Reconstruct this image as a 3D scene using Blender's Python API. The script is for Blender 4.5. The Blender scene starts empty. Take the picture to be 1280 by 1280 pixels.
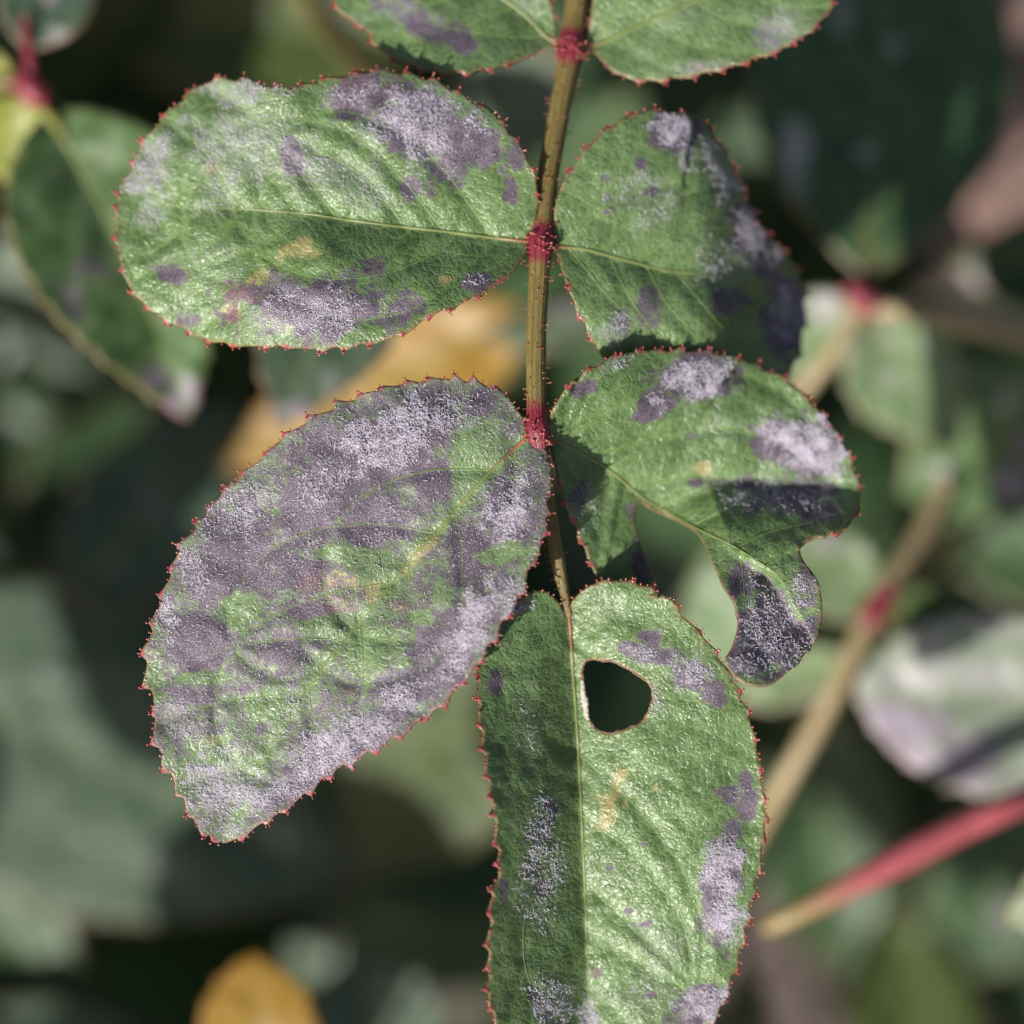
import bpy, math, random
import numpy as np
from mathutils import Vector
from mathutils.geometry import delaunay_2d_cdt

random.seed(7)
RNG = np.random.default_rng(7)
scene = bpy.context.scene
COL = scene.collection
R = math.radians

# ------------------------------------------------------------------ camera
PITCH = R(80)                         # looking steeply down into the bush
DIST = 0.45                           # camera to focused leaf
FRAME = 0.110                         # width of the field of view at the leaf (m)
PX = FRAME / 1280.0
AXR = np.array([1.0, 0.0, 0.0])
AXU = np.array([0.0, math.sin(PITCH), math.cos(PITCH)])
AXN = np.array([0.0, -math.cos(PITCH), math.sin(PITCH)])     # towards the camera
CEN = np.array([0.0, 0.0, 0.55])

cam_d = bpy.data.cameras.new("camera")
cam = bpy.data.objects.new("camera", cam_d)
COL.objects.link(cam)
cam.location = Vector(CEN + AXN * DIST)
cam.rotation_euler = (math.pi / 2 - PITCH, 0, 0)
cam_d.sensor_width = 36
cam_d.lens = 36 * DIST / FRAME
cam_d.clip_start = 0.01
cam_d.clip_end = 100
cam_d.dof.use_dof = True
cam_d.dof.focus_distance = DIST - 0.0005
APERTURE = 0.026                     # opening in metres
cam_d.dof.aperture_fstop = cam_d.lens / 1000 / APERTURE
cam_d.dof.aperture_blades = 7
scene.camera = cam

# ------------------------------------------------------------------ sky + sun
SUN = AXR * -0.50 + AXU * -0.56 + AXN * 0.66
SUN /= np.linalg.norm(SUN)
w = bpy.data.worlds.new("World")
scene.world = w
w.use_nodes = True
nt = w.node_tree
sky = nt.nodes.new("ShaderNodeTexSky")
sky.sky_type = 'NISHITA'
sky.sun_disc = False
sky.dust_density = 3.5
sky.ozone_density = 0.6
sky.sun_elevation = math.asin(SUN[2])
sky.sun_rotation = math.atan2(SUN[0], SUN[1])
nt.links.new(sky.outputs[0], nt.nodes["Background"].inputs[0])
nt.nodes["Background"].inputs[1].default_value = 0.064
sun_d = bpy.data.lights.new("sun", 'SUN')
sun_d.energy = 5.0
sun_d.angle = R(0.53)
sun_d.color = (1.0, 0.97, 0.92)
sun_o = bpy.data.objects.new("sun", sun_d)
COL.objects.link(sun_o)
sun_o.rotation_euler = Vector(-SUN).to_track_quat('-Z', 'Y').to_euler()
sun_o.location = Vector(CEN + SUN * 2)

scene.view_settings.view_transform = 'Standard'
scene.view_settings.look = 'None'
scene.view_settings.exposure = 0.6
scene.view_settings.gamma = 1.0
scene.view_settings.use_curve_mapping = False
scene.cycles.use_denoising = True
scene.cycles.max_bounces = 5
scene.cycles.transparent_max_bounces = 5


# ------------------------------------------------------------------ numeric helpers
_TAB = RNG.random((8, 256, 256))

def vnoise(x, y, seed=0):
    t = _TAB[seed % 8]
    xi = np.floor(x).astype(int); yi = np.floor(y).astype(int)
    fx = x - xi; fy = y - yi
    fx = fx * fx * (3 - 2 * fx); fy = fy * fy * (3 - 2 * fy)
    o = 37 * seed
    a = t[(xi + o) % 256, yi % 256]; b = t[(xi + 1 + o) % 256, yi % 256]
    c = t[(xi + o) % 256, (yi + 1) % 256]; d = t[(xi + 1 + o) % 256, (yi + 1) % 256]
    return (a * (1 - fx) + b * fx) * (1 - fy) + (c * (1 - fx) + d * fx) * fy

def fbm(x, y, seed=0, octs=4):
    s = 0; amp = 0.5; tot = 0
    for k in range(octs):
        s = s + amp * vnoise(x * 2 ** k, y * 2 ** k, seed + k); tot += amp; amp *= 0.55
    return s / tot

def sstep(a, b, x):
    t = np.clip((x - a) / (b - a), 0, 1)
    return t * t * (3 - 2 * t)

def P(xy, d):
    """pixel of the focal plane + depth d (pixels, towards the camera) -> world"""
    xy = np.atleast_2d(xy); d = np.asarray(d, float) * PX
    k = (DIST - d) / DIST
    x = (xy[:, 0] - 640) * PX * k; y = -(xy[:, 1] - 640) * PX * k
    return CEN + x[:, None] * AXR + y[:, None] * AXU + (d * np.ones(len(xy)))[:, None] * AXN

def catmull(pts, step, closed=False):
    p = np.asarray(pts, float); n = len(p); out = []
    rng = range(n) if closed else range(n - 1)
    for i in rng:
        if closed:
            p0, p1, p2, p3 = p[(i - 1) % n], p[i], p[(i + 1) % n], p[(i + 2) % n]
        else:
            p1, p2 = p[i], p[i + 1]
            p0 = p[i - 1] if i > 0 else 2 * p1 - p2
            p3 = p[i + 2] if i + 2 < n else 2 * p2 - p1
        m = max(1, int(round(np.linalg.norm(p2 - p1) / step)))
        for t in np.arange(m) / m:
            out.append(0.5 * (2 * p1 + (p2 - p0) * t + (2 * p0 - 5 * p1 + 4 * p2 - p3) * t * t
                              + (3 * p1 - p0 - 3 * p2 + p3) * t ** 3))
    if not closed:
        out.append(p[-1])
    return np.array(out)

def inside(q, poly):
    x, y = q[:, 0][:, None], q[:, 1][:, None]
    x0, y0 = poly[:, 0], poly[:, 1]
    x1, y1 = np.roll(x0, -1), np.roll(y0, -1)
    res = np.zeros(len(q), bool)
    for s in range(0, len(q), 4000):
        xs, ys = x[s:s + 4000], y[s:s + 4000]
        cond = (y0 > ys) != (y1 > ys)
        xin = (x1 - x0) * (ys - y0) / np.where(y1 == y0, 1e-9, y1 - y0) + x0
        res[s:s + 4000] = (np.sum(cond & (xs < xin), axis=1) % 2) == 1
    return res

def seg_dist(q, line, closed=False):
    """distance, index and foot parameter of the nearest segment of a polyline"""
    a = line if closed else line[:-1]
    b = np.roll(line, -1, axis=0) if closed else line[1:]
    ab = b - a; l2 = np.maximum((ab ** 2).sum(1), 1e-9)
    D = np.empty(len(q)); I = np.empty(len(q), int); T = np.empty(len(q))
    for s in range(0, len(q), 3000):
        qq = q[s:s + 3000]
        ap = qq[:, None, :] - a[None]
        t = np.clip((ap * ab).sum(2) / l2, 0, 1)
        dd = ((ap - t[..., None] * ab) ** 2).sum(2)
        i = dd.argmin(1); r = np.arange(len(qq))
        D[s:s + 3000] = np.sqrt(dd[r, i]); I[s:s + 3000] = i; T[s:s + 3000] = t[r, i]
    return D, I, T


# ------------------------------------------------------------------ object helpers
def mesh_np(name, verts, faces, mat, parent=None, smooth=True, attrs=None):
    me = bpy.data.meshes.new(name)
    verts = np.asarray(verts, np.float32); faces = np.asarray(faces, np.int32)
    k = faces.shape[1]
    me.vertices.add(len(verts)); me.vertices.foreach_set("co", verts.ravel())
    me.loops.add(faces.size); me.loops.foreach_set("vertex_index", faces.ravel())
    me.polygons.add(len(faces))
    me.polygons.foreach_set("loop_start", np.arange(0, faces.size, k, dtype=np.int32))
    try:
        me.polygons.foreach_set("loop_total", np.full(len(faces), k, np.int32))
    except Exception:
        pass
    me.update(calc_edges=True)
    me.validate()
    if smooth:
        me.polygons.foreach_set("use_smooth", np.ones(len(me.polygons), bool))
    for key, val in (attrs or {}).items():
        val = np.asarray(val, np.float32)
        if val.ndim == 2:
            a = me.attributes.new(key, 'FLOAT_VECTOR', 'POINT'); a.data.foreach_set("vector", val.ravel())
        else:
            a = me.attributes.new(key, 'FLOAT', 'POINT'); a.data.foreach_set("value", val)
    if mat is not None:
        me.materials.append(mat)
    o = bpy.data.objects.new(name, me)
    COL.objects.link(o)
    if parent is not None:
        parent_to(o, parent)
    return o

def parent_to(o, parent):
    o.parent = parent
    root = parent
    off = Vector((0, 0, 0))
    while root is not None:
        off += root.location
        root = root.parent
    o.location = -off                 # vertices are stored in world space

def thing(name, label, cat, at, group=None):
    e = bpy.data.objects.new(name, None)
    e.empty_display_size = 0.005
    e.location = Vector(at)
    COL.objects.link(e)
    e["label"] = label; e["category"] = cat
    if group:
        e["group"] = group
    return e

def tube_np(pts, rad, sides=8, squash=1.0):
    """tube verts/faces along 3-D points; also returns (along mm, angle, t) per vertex"""
    pts = np.asarray(pts, float); n = len(pts)
    rad = np.broadcast_to(np.asarray(rad, float), (n,))
    tan = np.gradient(pts, axis=0); tan /= np.maximum(np.linalg.norm(tan, axis=1), 1e-12)[:, None]
    s1 = np.cross(tan, AXN); s1 /= np.maximum(np.linalg.norm(s1, axis=1), 1e-9)[:, None]
    s2 = np.cross(s1, tan)
    ang = np.arange(sides) * 2 * math.pi / sides
    V = pts[:, None, :] + rad[:, None, None] * (np.cos(ang)[None, :, None] * s1[:, None, :]
                                               + squash * np.sin(ang)[None, :, None] * s2[:, None, :])
    L = np.concatenate([[0], np.cumsum(np.linalg.norm(np.diff(pts, axis=0), axis=1))])
    co = np.stack([np.repeat(L * 1000, sides), np.tile(ang, n), np.repeat(L / max(L[-1], 1e-9), sides)], 1)
    i = np.arange(n - 1)[:, None] * sides; j = np.arange(sides)[None]
    F = np.stack([i + j, i + (j + 1) % sides, i + sides + (j + 1) % sides, i + sides + j], 2).reshape(-1, 4)
    V = V.reshape(-1, 3)
    # end caps
    caps = []
    for row, c in ((0, pts[0]), (n - 1, pts[-1])):
        ci = len(V); V = np.vstack([V, c]); co = np.vstack([co, co[row * sides]])
        for jj in range(sides):
            a, b = row * sides + jj, row * sides + (jj + 1) % sides
            caps.append([a, b, ci, ci])
    tri = np.array(caps)[:, [0, 1, 2]]
    F3 = np.vstack([F[:, [0, 1, 2]], F[:, [0, 2, 3]], tri])
    return V, F3, co

def tube(name, pts, rad, mat, parent=None, sides=8, squash=1.0):
    V, F, co = tube_np(pts, rad, sides, squash)
    return mesh_np(name, V, F, mat, parent, attrs={"co": co})

_g = (1 + 5 ** 0.5) / 2
ICO_V = np.array([(-1, _g, 0), (1, _g, 0), (-1, -_g, 0), (1, -_g, 0), (0, -1, _g), (0, 1, _g), (0, -1, -_g),
                  (0, 1, -_g), (_g, 0, -1), (_g, 0, 1), (-_g, 0, -1), (-_g, 0, 1)], float)
ICO_V /= np.linalg.norm(ICO_V[0])
ICO_F = np.array([(0, 11, 5), (0, 5, 1), (0, 1, 7), (0, 7, 10), (0, 10, 11), (1, 5, 9), (5, 11, 4), (11, 10, 2),
                  (10, 7, 6), (7, 1, 8), (3, 9, 4), (3, 4, 2), (3, 2, 6), (3, 6, 8), (3, 8, 9), (4, 9, 5),
                  (2, 4, 11), (6, 2, 10), (8, 6, 7), (9, 8, 1)])

def glands(name, roots, tips, rad, mat, parent):
    """stalked glands: thin three-sided stalks carrying small beads"""
    VV = []; FF = []; CC = []; o = 0
    for a, b, r in zip(roots, tips, rad):
        V, F, _ = tube_np(np.array([a, (a + b) / 2, b]), [r * 0.55, r * 0.4, r * 0.35], 4)
        VV.append(V); FF.append(F + o); CC.append(np.zeros(len(V))); o += len(V)
        q = ICO_V * r * np.array([1, 1, 1.15]) + b
        VV.append(q); FF.append(ICO_F + o); CC.append(np.full(12, random.random() * 0.6 + 0.4)); o += 12
    ob = mesh_np(name, np.vstack(VV), np.vstack(FF), mat, parent, attrs={"bead": np.concatenate(CC)})
    ob["kind"] = "stuff"
    return ob


# ------------------------------------------------------------------ materials
class NB:
    def __init__(self, name):
        self.m = bpy.data.materials.new(name); self.m.use_nodes = True
        self.t = self.m.node_tree
        self.bsdf = self.t.nodes["Principled BSDF"]
        self.out = self.t.nodes["Material Output"]
    def n(self, typ, **kw):
        x = self.t.nodes.new(typ)
        for k, v in kw.items():
            setattr(x, k, v)
        return x
    def link(self, a, b):
        self.t.links.new(a, b)
    def put(self, sock, v):
        if hasattr(v, "is_output"):
            self.link(v, sock)
        elif isinstance(v, tuple) and len(v) == 3 and sock.type == 'RGBA':
            sock.default_value = (*v, 1)
        else:
            sock.default_value = v
    def math(self, op, a, b=0.0, c=None, clamp=False):
        x = self.n("ShaderNodeMath", operation=op, use_clamp=clamp)
        self.put(x.inputs[0], a); self.put(x.inputs[1], b)
        if c is not None:
            self.put(x.inputs[2], c)
        return x.outputs[0]
    def step(self, x, a, b):
        mr = self.n("ShaderNodeMapRange", interpolation_type='SMOOTHSTEP')
        self.put(mr.inputs[0], x); mr.inputs[1].default_value = a; mr.inputs[2].default_value = b
        return mr.outputs[0]
    def mix(self, f, a, b, blend='MIX'):
        x = self.n("ShaderNodeMix", data_type='RGBA', blend_type=blend)
        self.put(x.inputs[0], f); self.put(x.inputs[6], a); self.put(x.inputs[7], b)
        return x.outputs[2]
    def attr(self, name):
        return self.n("ShaderNodeAttribute", attribute_name=name)
    def noise(self, co, scale, detail=3, rough=0.55, dist=0.0):
        x = self.n("ShaderNodeTexNoise")
        self.link(co, x.inputs["Vector"])
        x.inputs["Scale"].default_value = scale; x.inputs["Detail"].default_value = detail
        x.inputs["Roughness"].default_value = rough; x.inputs["Distortion"].default_value = dist
        return x.outputs[0]
    def vor(self, co, scale, feature='DISTANCE_TO_EDGE'):
        x = self.n("ShaderNodeTexVoronoi", feature=feature)
        self.link(co, x.inputs["Vector"]); x.inputs["Scale"].default_value = scale
        return x.outputs[0]

def soft_leaf_mat(name, g_dark, g_light, trans=0.2, tcol=(0.30, 0.42, 0.06), dust=0.3):
    """the same leaf without the finest structure, for leaves far out of focus"""
    b = NB(name)
    co = b.attr("co").outputs["Vector"]
    A = {k: b.attr(k).outputs["Fac"] for k in ("mild", "purp", "edge", "vein", "tooth")}
    mid = b.noise(co, 0.35, 4, 0.6)
    g = b.mix(b.step(mid, 0.32, 0.68), g_dark, g_light)
    g = b.mix(b.math('MULTIPLY', A["vein"], 0.5), g, tuple(min(1, c * 1.7 + 0.02) for c in g_light))
    g = b.mix(b.math('MULTIPLY', b.step(mid, 0.42, 0.7), dust * 0.4), g, (0.40, 0.43, 0.39))
    pf = b.step(b.math('ADD', A["purp"], b.math('SUBTRACT', mid, 0.5)), 0.3, 0.65)
    g = b.mix(b.math('MULTIPLY', pf, 0.85), g, (0.150, 0.10, 0.145))
    mf = b.step(b.math('ADD', A["mild"], b.math('MULTIPLY', b.math('SUBTRACT', mid, 0.5), 0.6)), 0.15, 1.0)
    g = b.mix(b.math('MULTIPLY', mf, 0.62), g, b.mix(pf, (0.54, 0.52, 0.50), (0.56, 0.49, 0.57)))
    ef = b.step(b.math('ADD', A["edge"], b.math('MULTIPLY', b.math('SUBTRACT', mid, 0.5), 0.9)), 0.5, 1.05)
    g = b.mix(b.math('MULTIPLY', ef, 0.5), g, (0.26, 0.10, 0.06))
    b.put(b.bsdf.inputs["Base Color"], g); b.bsdf.inputs["Roughness"].default_value = 0.45
    b.bsdf.inputs["Specular IOR Level"].default_value = 0.4
    tr = b.n("ShaderNodeBsdfTranslucent"); b.put(tr.inputs[0], tcol)
    mx = b.n("ShaderNodeMixShader"); mx.inputs[0].default_value = trans
    b.link(b.bsdf.outputs[0], mx.inputs[1]); b.link(tr.outputs[0], mx.inputs[2])
    b.link(mx.outputs[0], b.out.inputs[0])
    return b.m

def leaf_mat(name, g_dark, g_light, trans=0.22, tcol=(0.30, 0.42, 0.06), dust=0.28):
    b = NB(name)
    co = b.attr("co").outputs["Vector"]
    A = {k: b.attr(k).outputs["Fac"] for k in ("mild", "purp", "yell", "edge", "vein", "red", "tooth")}
    broad = b.noise(co, 0.22, 4, 0.6)
    mid = b.noise(co, 0.9, 4, 0.6)
    fine = b.noise(co, 3.2, 3, 0.65)
    vfine = b.noise(co, 6.0, 2, 0.6)
    # warp the cells so that the fine venation is irregular
    wn = b.n("ShaderNodeTexNoise"); b.link(co, wn.inputs["Vector"]); wn.inputs["Scale"].default_value = 0.9
    wv = b.n("ShaderNodeVectorMath", operation='MULTIPLY_ADD')
    b.link(wn.outputs["Color"], wv.inputs[0]); wv.inputs[1].default_value = (0.9, 0.9, 0); b.link(co, wv.inputs[2])
    wco = wv.outputs[0]
    cell = b.vor(wco, 1.0)
    cell2 = b.vor(wco, 2.7)
    net = b.math('SUBTRACT', 1.0, b.step(cell, 0.0, 0.10))
    net2 = b.math('SUBTRACT', 1.0, b.step(cell2, 0.0, 0.13))
    g = b.mix(b.step(broad, 0.30, 0.70), g_dark, g_light)
    g = b.mix(b.math('MULTIPLY', b.step(mid, 0.45, 0.8), 0.35), g, tuple(c * 1.45 for c in g_light))
    lightv = tuple(min(1, c * 1.7 + 0.02) for c in g_light)
    g = b.mix(b.math('MULTIPLY', net, 0.30), g, lightv)
    g = b.mix(b.math('MULTIPLY', net2, 0.14), g, lightv)
    g = b.mix(b.math('MULTIPLY', A["vein"], 0.5), g, lightv)
    # thin milky bloom that sits in the fine structure
    milk = b.math('MULTIPLY', b.step(b.math('ADD', b.math('MULTIPLY', broad, 0.5), b.math('MULTIPLY', mid, 0.5)), 0.40, 0.66),
                  b.step(fine, 0.40, 0.66))
    g = b.mix(b.math('MULTIPLY', milk, dust), g, (0.40, 0.43, 0.39))
    thr = b.math('ADD', b.math('MULTIPLY', fine, 0.45), b.math('MULTIPLY', vfine, 0.55))
    # yellowed, sucked-out cells
    yf = b.step(b.math('ADD', A["yell"], b.math('MULTIPLY', b.math('SUBTRACT', thr, 0.5), 2.6)), 0.42, 0.75)
    g = b.mix(b.math('MULTIPLY', yf, 0.85), g, b.mix(mid, (0.36, 0.27, 0.11), (0.27, 0.28, 0.10)))
    # purple-brown stained skin under the mildew, edges broken along the fine veins
    pe = b.math('ADD', A["purp"], b.math('MULTIPLY', b.math('SUBTRACT', mid, 0.5), 1.25))
    pe = b.math('ADD', pe, b.math('MULTIPLY', b.math('SUBTRACT', thr, 0.5), 1.7))
    pe = b.math('SUBTRACT', pe, b.math('MULTIPLY', net, 0.16))
    pf = b.step(pe, 0.22, 0.72)
    blot = b.noise(co, 0.13, 4, 0.6)
    pc = b.mix(b.step(b.math('ADD', b.math('MULTIPLY', blot, 0.6), b.math('MULTIPLY', broad, 0.4)), 0.40, 0.60), (0.052, 0.028, 0.056), (0.125, 0.074, 0.126))
    pc = b.mix(A["red"], pc, (0.20, 0.075, 0.085))
    pc = b.mix(b.step(thr, 0.40, 0.56), tuple(c * 0.40 for c in (0.10, 0.065, 0.11)), pc)
    g = b.mix(b.math('MULTIPLY', pf, 0.92), g, pc)
    # white mycelium: grains and threads
    mraw = b.math('ADD', b.math('MULTIPLY', A["mild"], 0.44), b.math('MULTIPLY', b.math('SUBTRACT', thr, 0.5), 1.9))
    mraw = b.math('ADD', mraw, b.math('MULTIPLY', b.math('SUBTRACT', mid, 0.5), 0.5))
    mf = b.math('MULTIPLY', b.step(mraw, 0.28, 0.78), b.step(A["mild"], 0.02, 0.35))
    veil = b.math('MULTIPLY', A["mild"], b.math('SUBTRACT', 0.34, b.math('MULTIPLY', pf, 0.24)))
    mf2 = b.math('MAXIMUM', b.math('MULTIPLY', mf, 0.85), veil)
    speck = b.math('MULTIPLY', b.step(vfine, 0.50, 0.62), b.math('MULTIPLY', pf, b.math('ADD', 0.16, b.math('MULTIPLY', A["mild"], 0.55))))
    mf2 = b.math('MAXIMUM', mf2, speck)
    g = b.mix(mf2, g, b.mix(pf, (0.58, 0.60, 0.56), (0.61, 0.53, 0.65)))
    # reddish margin
    ef = b.step(b.math('ADD', A["edge"], b.math('MULTIPLY', b.math('SUBTRACT', mid, 0.5), 0.9)), 0.5, 1.05)
    g = b.mix(b.math('MULTIPLY', ef, 0.55), g, (0.26, 0.10, 0.06))
    g = b.mix(A["tooth"], g, (0.36, 0.035, 0.06))
    # relief
    h = b.math('MULTIPLY', b.step(cell, 0.0, 0.26), b.math('SUBTRACT', 0.62, b.math('MULTIPLY', pf, 0.40)))
    h = b.math('ADD', h, b.math('MULTIPLY', b.step(cell2, 0.0, 0.28), b.math('SUBTRACT', 0.42, b.math('MULTIPLY', pf, 0.25))))
    h = b.math('ADD', h, b.math('MULTIPLY', mid, 0.45))
    h = b.math('ADD', h, b.math('MULTIPLY', fine, 0.60))
    h = b.math('ADD', h, b.math('MULTIPLY', mf, b.math('MULTIPLY', vfine, 0.8)))
    bp = b.n("ShaderNodeBump"); bp.inputs["Strength"].default_value = 0.6
    bp.inputs["Distance"].default_value = 0.00013
    b.link(h, bp.inputs["Height"])
    rough = b.math('ADD', 0.24, b.math('MULTIPLY', b.math('MAXIMUM', pf, mf), 0.34))
    rough = b.math('ADD', rough, b.math('MULTIPLY', mid, 0.12))
    b.put(b.bsdf.inputs["Base Color"], g); b.put(b.bsdf.inputs["Roughness"], rough)
    b.put(b.bsdf.inputs["Specular IOR Level"], 0.5)
    b.link(bp.outputs[0], b.bsdf.inputs["Normal"])
    tr = b.n("ShaderNodeBsdfTranslucent")
    tc = b.mix(b.math('MAXIMUM', pf, mf2), tcol, (0.10, 0.05, 0.06))
    b.put(tr.inputs[0], tc)
    mx = b.n("ShaderNodeMixShader"); mx.inputs[0].default_value = trans
    b.link(b.bsdf.outputs[0], mx.inputs[1]); b.link(tr.outputs[0], mx.inputs[2])
    b.link(mx.outputs[0], b.out.inputs[0])
    return b.m

M_LEAF = leaf_mat("rose_leaf_green", (0.052, 0.100, 0.022), (0.105, 0.185, 0.042), dust=0.32)
M_SOFT = soft_leaf_mat("rose_leaf_green_soft", (0.055, 0.105, 0.032), (0.095, 0.165, 0.052))
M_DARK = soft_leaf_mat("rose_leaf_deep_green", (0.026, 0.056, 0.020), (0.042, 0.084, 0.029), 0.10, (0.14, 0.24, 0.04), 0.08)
M_GREY = soft_leaf_mat("rose_leaf_blue_green", (0.040, 0.070, 0.042), (0.065, 0.100, 0.060), 0.12, (0.14, 0.22, 0.06), 0.2)
M_OLIVE = soft_leaf_mat("rose_leaf_olive", (0.040, 0.062, 0.012), (0.060, 0.085, 0.018), 0.2, (0.24, 0.30, 0.04), 0.06)
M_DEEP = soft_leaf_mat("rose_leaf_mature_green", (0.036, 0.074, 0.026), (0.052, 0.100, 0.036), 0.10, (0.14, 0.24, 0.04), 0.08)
M_PALE = soft_leaf_mat("rose_leaf_pale_green", (0.11, 0.17, 0.075), (0.17, 0.235, 0.11), 0.2, (0.30, 0.40, 0.10), 0.4)
M_YELL = soft_leaf_mat("rose_leaf_yellowed", (0.20, 0.110, 0.010), (0.27, 0.155, 0.016), 0.15, (0.35, 0.20, 0.02), 0.05)

def stem_mat(name, base, streak, red, redness):
    b = NB(name)
    co = b.attr("co").outputs["Vector"]
    sc = b.n("ShaderNodeVectorMath", operation='MULTIPLY'); b.link(co, sc.inputs[0]); sc.inputs[1].default_value = (0.35, 2.6, 0)
    s1 = b.noise(sc.outputs[0], 1.3, 4, 0.6)
    sc2 = b.n("ShaderNodeVectorMath", operation='MULTIPLY'); b.link(co, sc2.inputs[0]); sc2.inputs[1].default_value = (1.6, 3.5, 0)
    s2 = b.noise(sc2.outputs[0], 1.7, 3, 0.6)
    c = b.mix(b.step(s1, 0.35, 0.65), base, streak)
    c = b.mix(b.math('MULTIPLY', b.step(s2, 0.5 - 0.12 * redness, 0.66), redness), c, red)
    nr = b.attr("redness").outputs["Fac"]
    c = b.mix(b.step(b.math('ADD', nr, b.math('MULTIPLY', b.math('SUBTRACT', s2, 0.5), 0.9)), 0.25, 0.75), c, (0.15, 0.010, 0.022))
    b.put(b.bsdf.inputs["Base Color"], c); b.bsdf.inputs["Roughness"].default_value = 0.48
    bp = b.n("ShaderNodeBump"); bp.inputs["Strength"].default_value = 0.6; bp.inputs["Distance"].default_value = 0.0001
    b.link(b.math('ADD', s1, s2), bp.inputs["Height"]); b.link(bp.outputs[0], b.bsdf.inputs["Normal"])
    return b.m

M_RACHIS = stem_mat("rachis_skin", (0.095, 0.098, 0.020), (0.165, 0.150, 0.042), (0.17, 0.045, 0.025), 0.75)
M_NODE = stem_mat("node_skin", (0.13, 0.008, 0.020), (0.24, 0.022, 0.040), (0.06, 0.004, 0.010), 0.6)
M_CANE = stem_mat("cane_bark", (0.24, 0.19, 0.095), (0.33, 0.26, 0.14), (0.26, 0.11, 0.07), 0.35)
M_REDCANE = stem_mat("young_red_cane", (0.36, 0.055, 0.075), (0.45, 0.10, 0.11), (0.30, 0.03, 0.06), 0.5)

def fade_cane():
    b = NB("red_cane_with_green_end")
    co = b.attr("co").outputs["Vector"]
    sep = b.n("ShaderNodeSeparateXYZ"); b.link(co, sep.inputs[0])
    n = b.noise(co, 0.5, 3)
    f = b.step(b.math('ADD', sep.outputs[0], b.math('MULTIPLY', n, 3.0)), 5.0, 17.0)
    c = b.mix(f, b.mix(n, (0.17, 0.15, 0.05), (0.25, 0.16, 0.08)), b.mix(n, (0.22, 0.04, 0.05), (0.34, 0.085, 0.09)))
    b.put(b.bsdf.inputs["Base Color"], c); b.bsdf.inputs["Roughness"].default_value = 0.45
    return b.m
M_FADE = fade_cane()

def rib_mat(name, tipc, basec):
    b = NB(name)
    sep = b.n("ShaderNodeSeparateXYZ"); b.link(b.attr("co").outputs["Vector"], sep.inputs[0])
    f = b.step(sep.outputs[2], 0.0, 0.14)
    n = b.noise(b.attr("co").outputs["Vector"], 0.8, 3)
    c = b.mix(f, basec, b.mix(b.math('MULTIPLY', n, 0.6), tipc, tuple(x * 0.55 for x in tipc)))
    b.put(b.bsdf.inputs["Base Color"], c); b.bsdf.inputs["Roughness"].default_value = 0.42
    return b.m
M_RIB = rib_mat("midrib_skin", (0.17, 0.20, 0.06), (0.22, 0.06, 0.03))
M_VEIN = rib_mat("vein_skin", (0.12, 0.185, 0.05), (0.13, 0.19, 0.055))

def gland_mat():
    b = NB("gland_beads")
    f = b.attr("bead").outputs["Fac"]
    c = b.mix(f, (0.24, 0.13, 0.06), (0.33, 0.030, 0.05))
    b.put(b.bsdf.inputs["Base Color"], c); b.bsdf.inputs["Roughness"].default_value = 0.16
    b.bsdf.inputs["Specular IOR Level"].default_value = 0.7
    return b.m
M_GLAND = gland_mat()

def plain(name, col, rough=0.7):
    b = NB(name)
    oi = b.n("ShaderNodeTexCoord")
    n = b.noise(oi.outputs["Object"], 900, 3)
    b.put(b.bsdf.inputs["Base Color"], b.mix(n, tuple(c * 0.8 for c in col), tuple(min(1, c * 1.15) for c in col)))
    b.bsdf.inputs["Roughness"].default_value = rough
    return b.m
M_FUZZ = plain("mildew_threads", (0.60, 0.55, 0.63), 0.6)
M_SCAR = plain("dried_leaf_tissue", (0.40, 0.36, 0.30), 0.8)

def soil_mat():
    b = NB("soil")
    tc = b.n("ShaderNodeTexCoord").outputs["Object"]
    n1 = b.noise(tc, 14, 6, 0.65); n2 = b.noise(tc, 90, 4, 0.6)
    c = b.mix(b.step(n1, 0.35, 0.65), (0.085, 0.062, 0.052), (0.19, 0.145, 0.13))
    c = b.mix(b.step(n2, 0.45, 0.75), c, (0.27, 0.21, 0.19))
    b.put(b.bsdf.inputs["Base Color"], c); b.bsdf.inputs["Roughness"].default_value = 0.95
    bp = b.n("ShaderNodeBump"); bp.inputs["Distance"].default_value = 0.01; bp.inputs["Strength"].default_value = 0.8
    b.link(b.math('ADD', n1, n2), bp.inputs["Height"]); b.link(bp.outputs[0], b.bsdf.inputs["Normal"])
    return b.m


# ------------------------------------------------------------------ ground
def build_ground():
    n = 90
    g = np.sign(np.linspace(-1, 1, n)) * np.abs(np.linspace(-1, 1, n)) ** 3 * 40
    X, Y = np.meshgrid(g, g, indexing='ij')
    Z = (fbm(X * 3 + 50, Y * 3 + 50, 1) - 0.5) * 0.08
    V = np.stack([X, Y, Z], 2).reshape(-1, 3)
    i, j = np.meshgrid(np.arange(n - 1), np.arange(n - 1), indexing='ij')
    a = (i * n + j).ravel()
    F = np.stack([a, a + n, a + n + 1, a + 1], 1)
    o = mesh_np("ground", V, F, soil_mat())
    o["kind"] = "structure"
    o["label"] = "brown garden soil under the rose bush"
build_ground()


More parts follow.
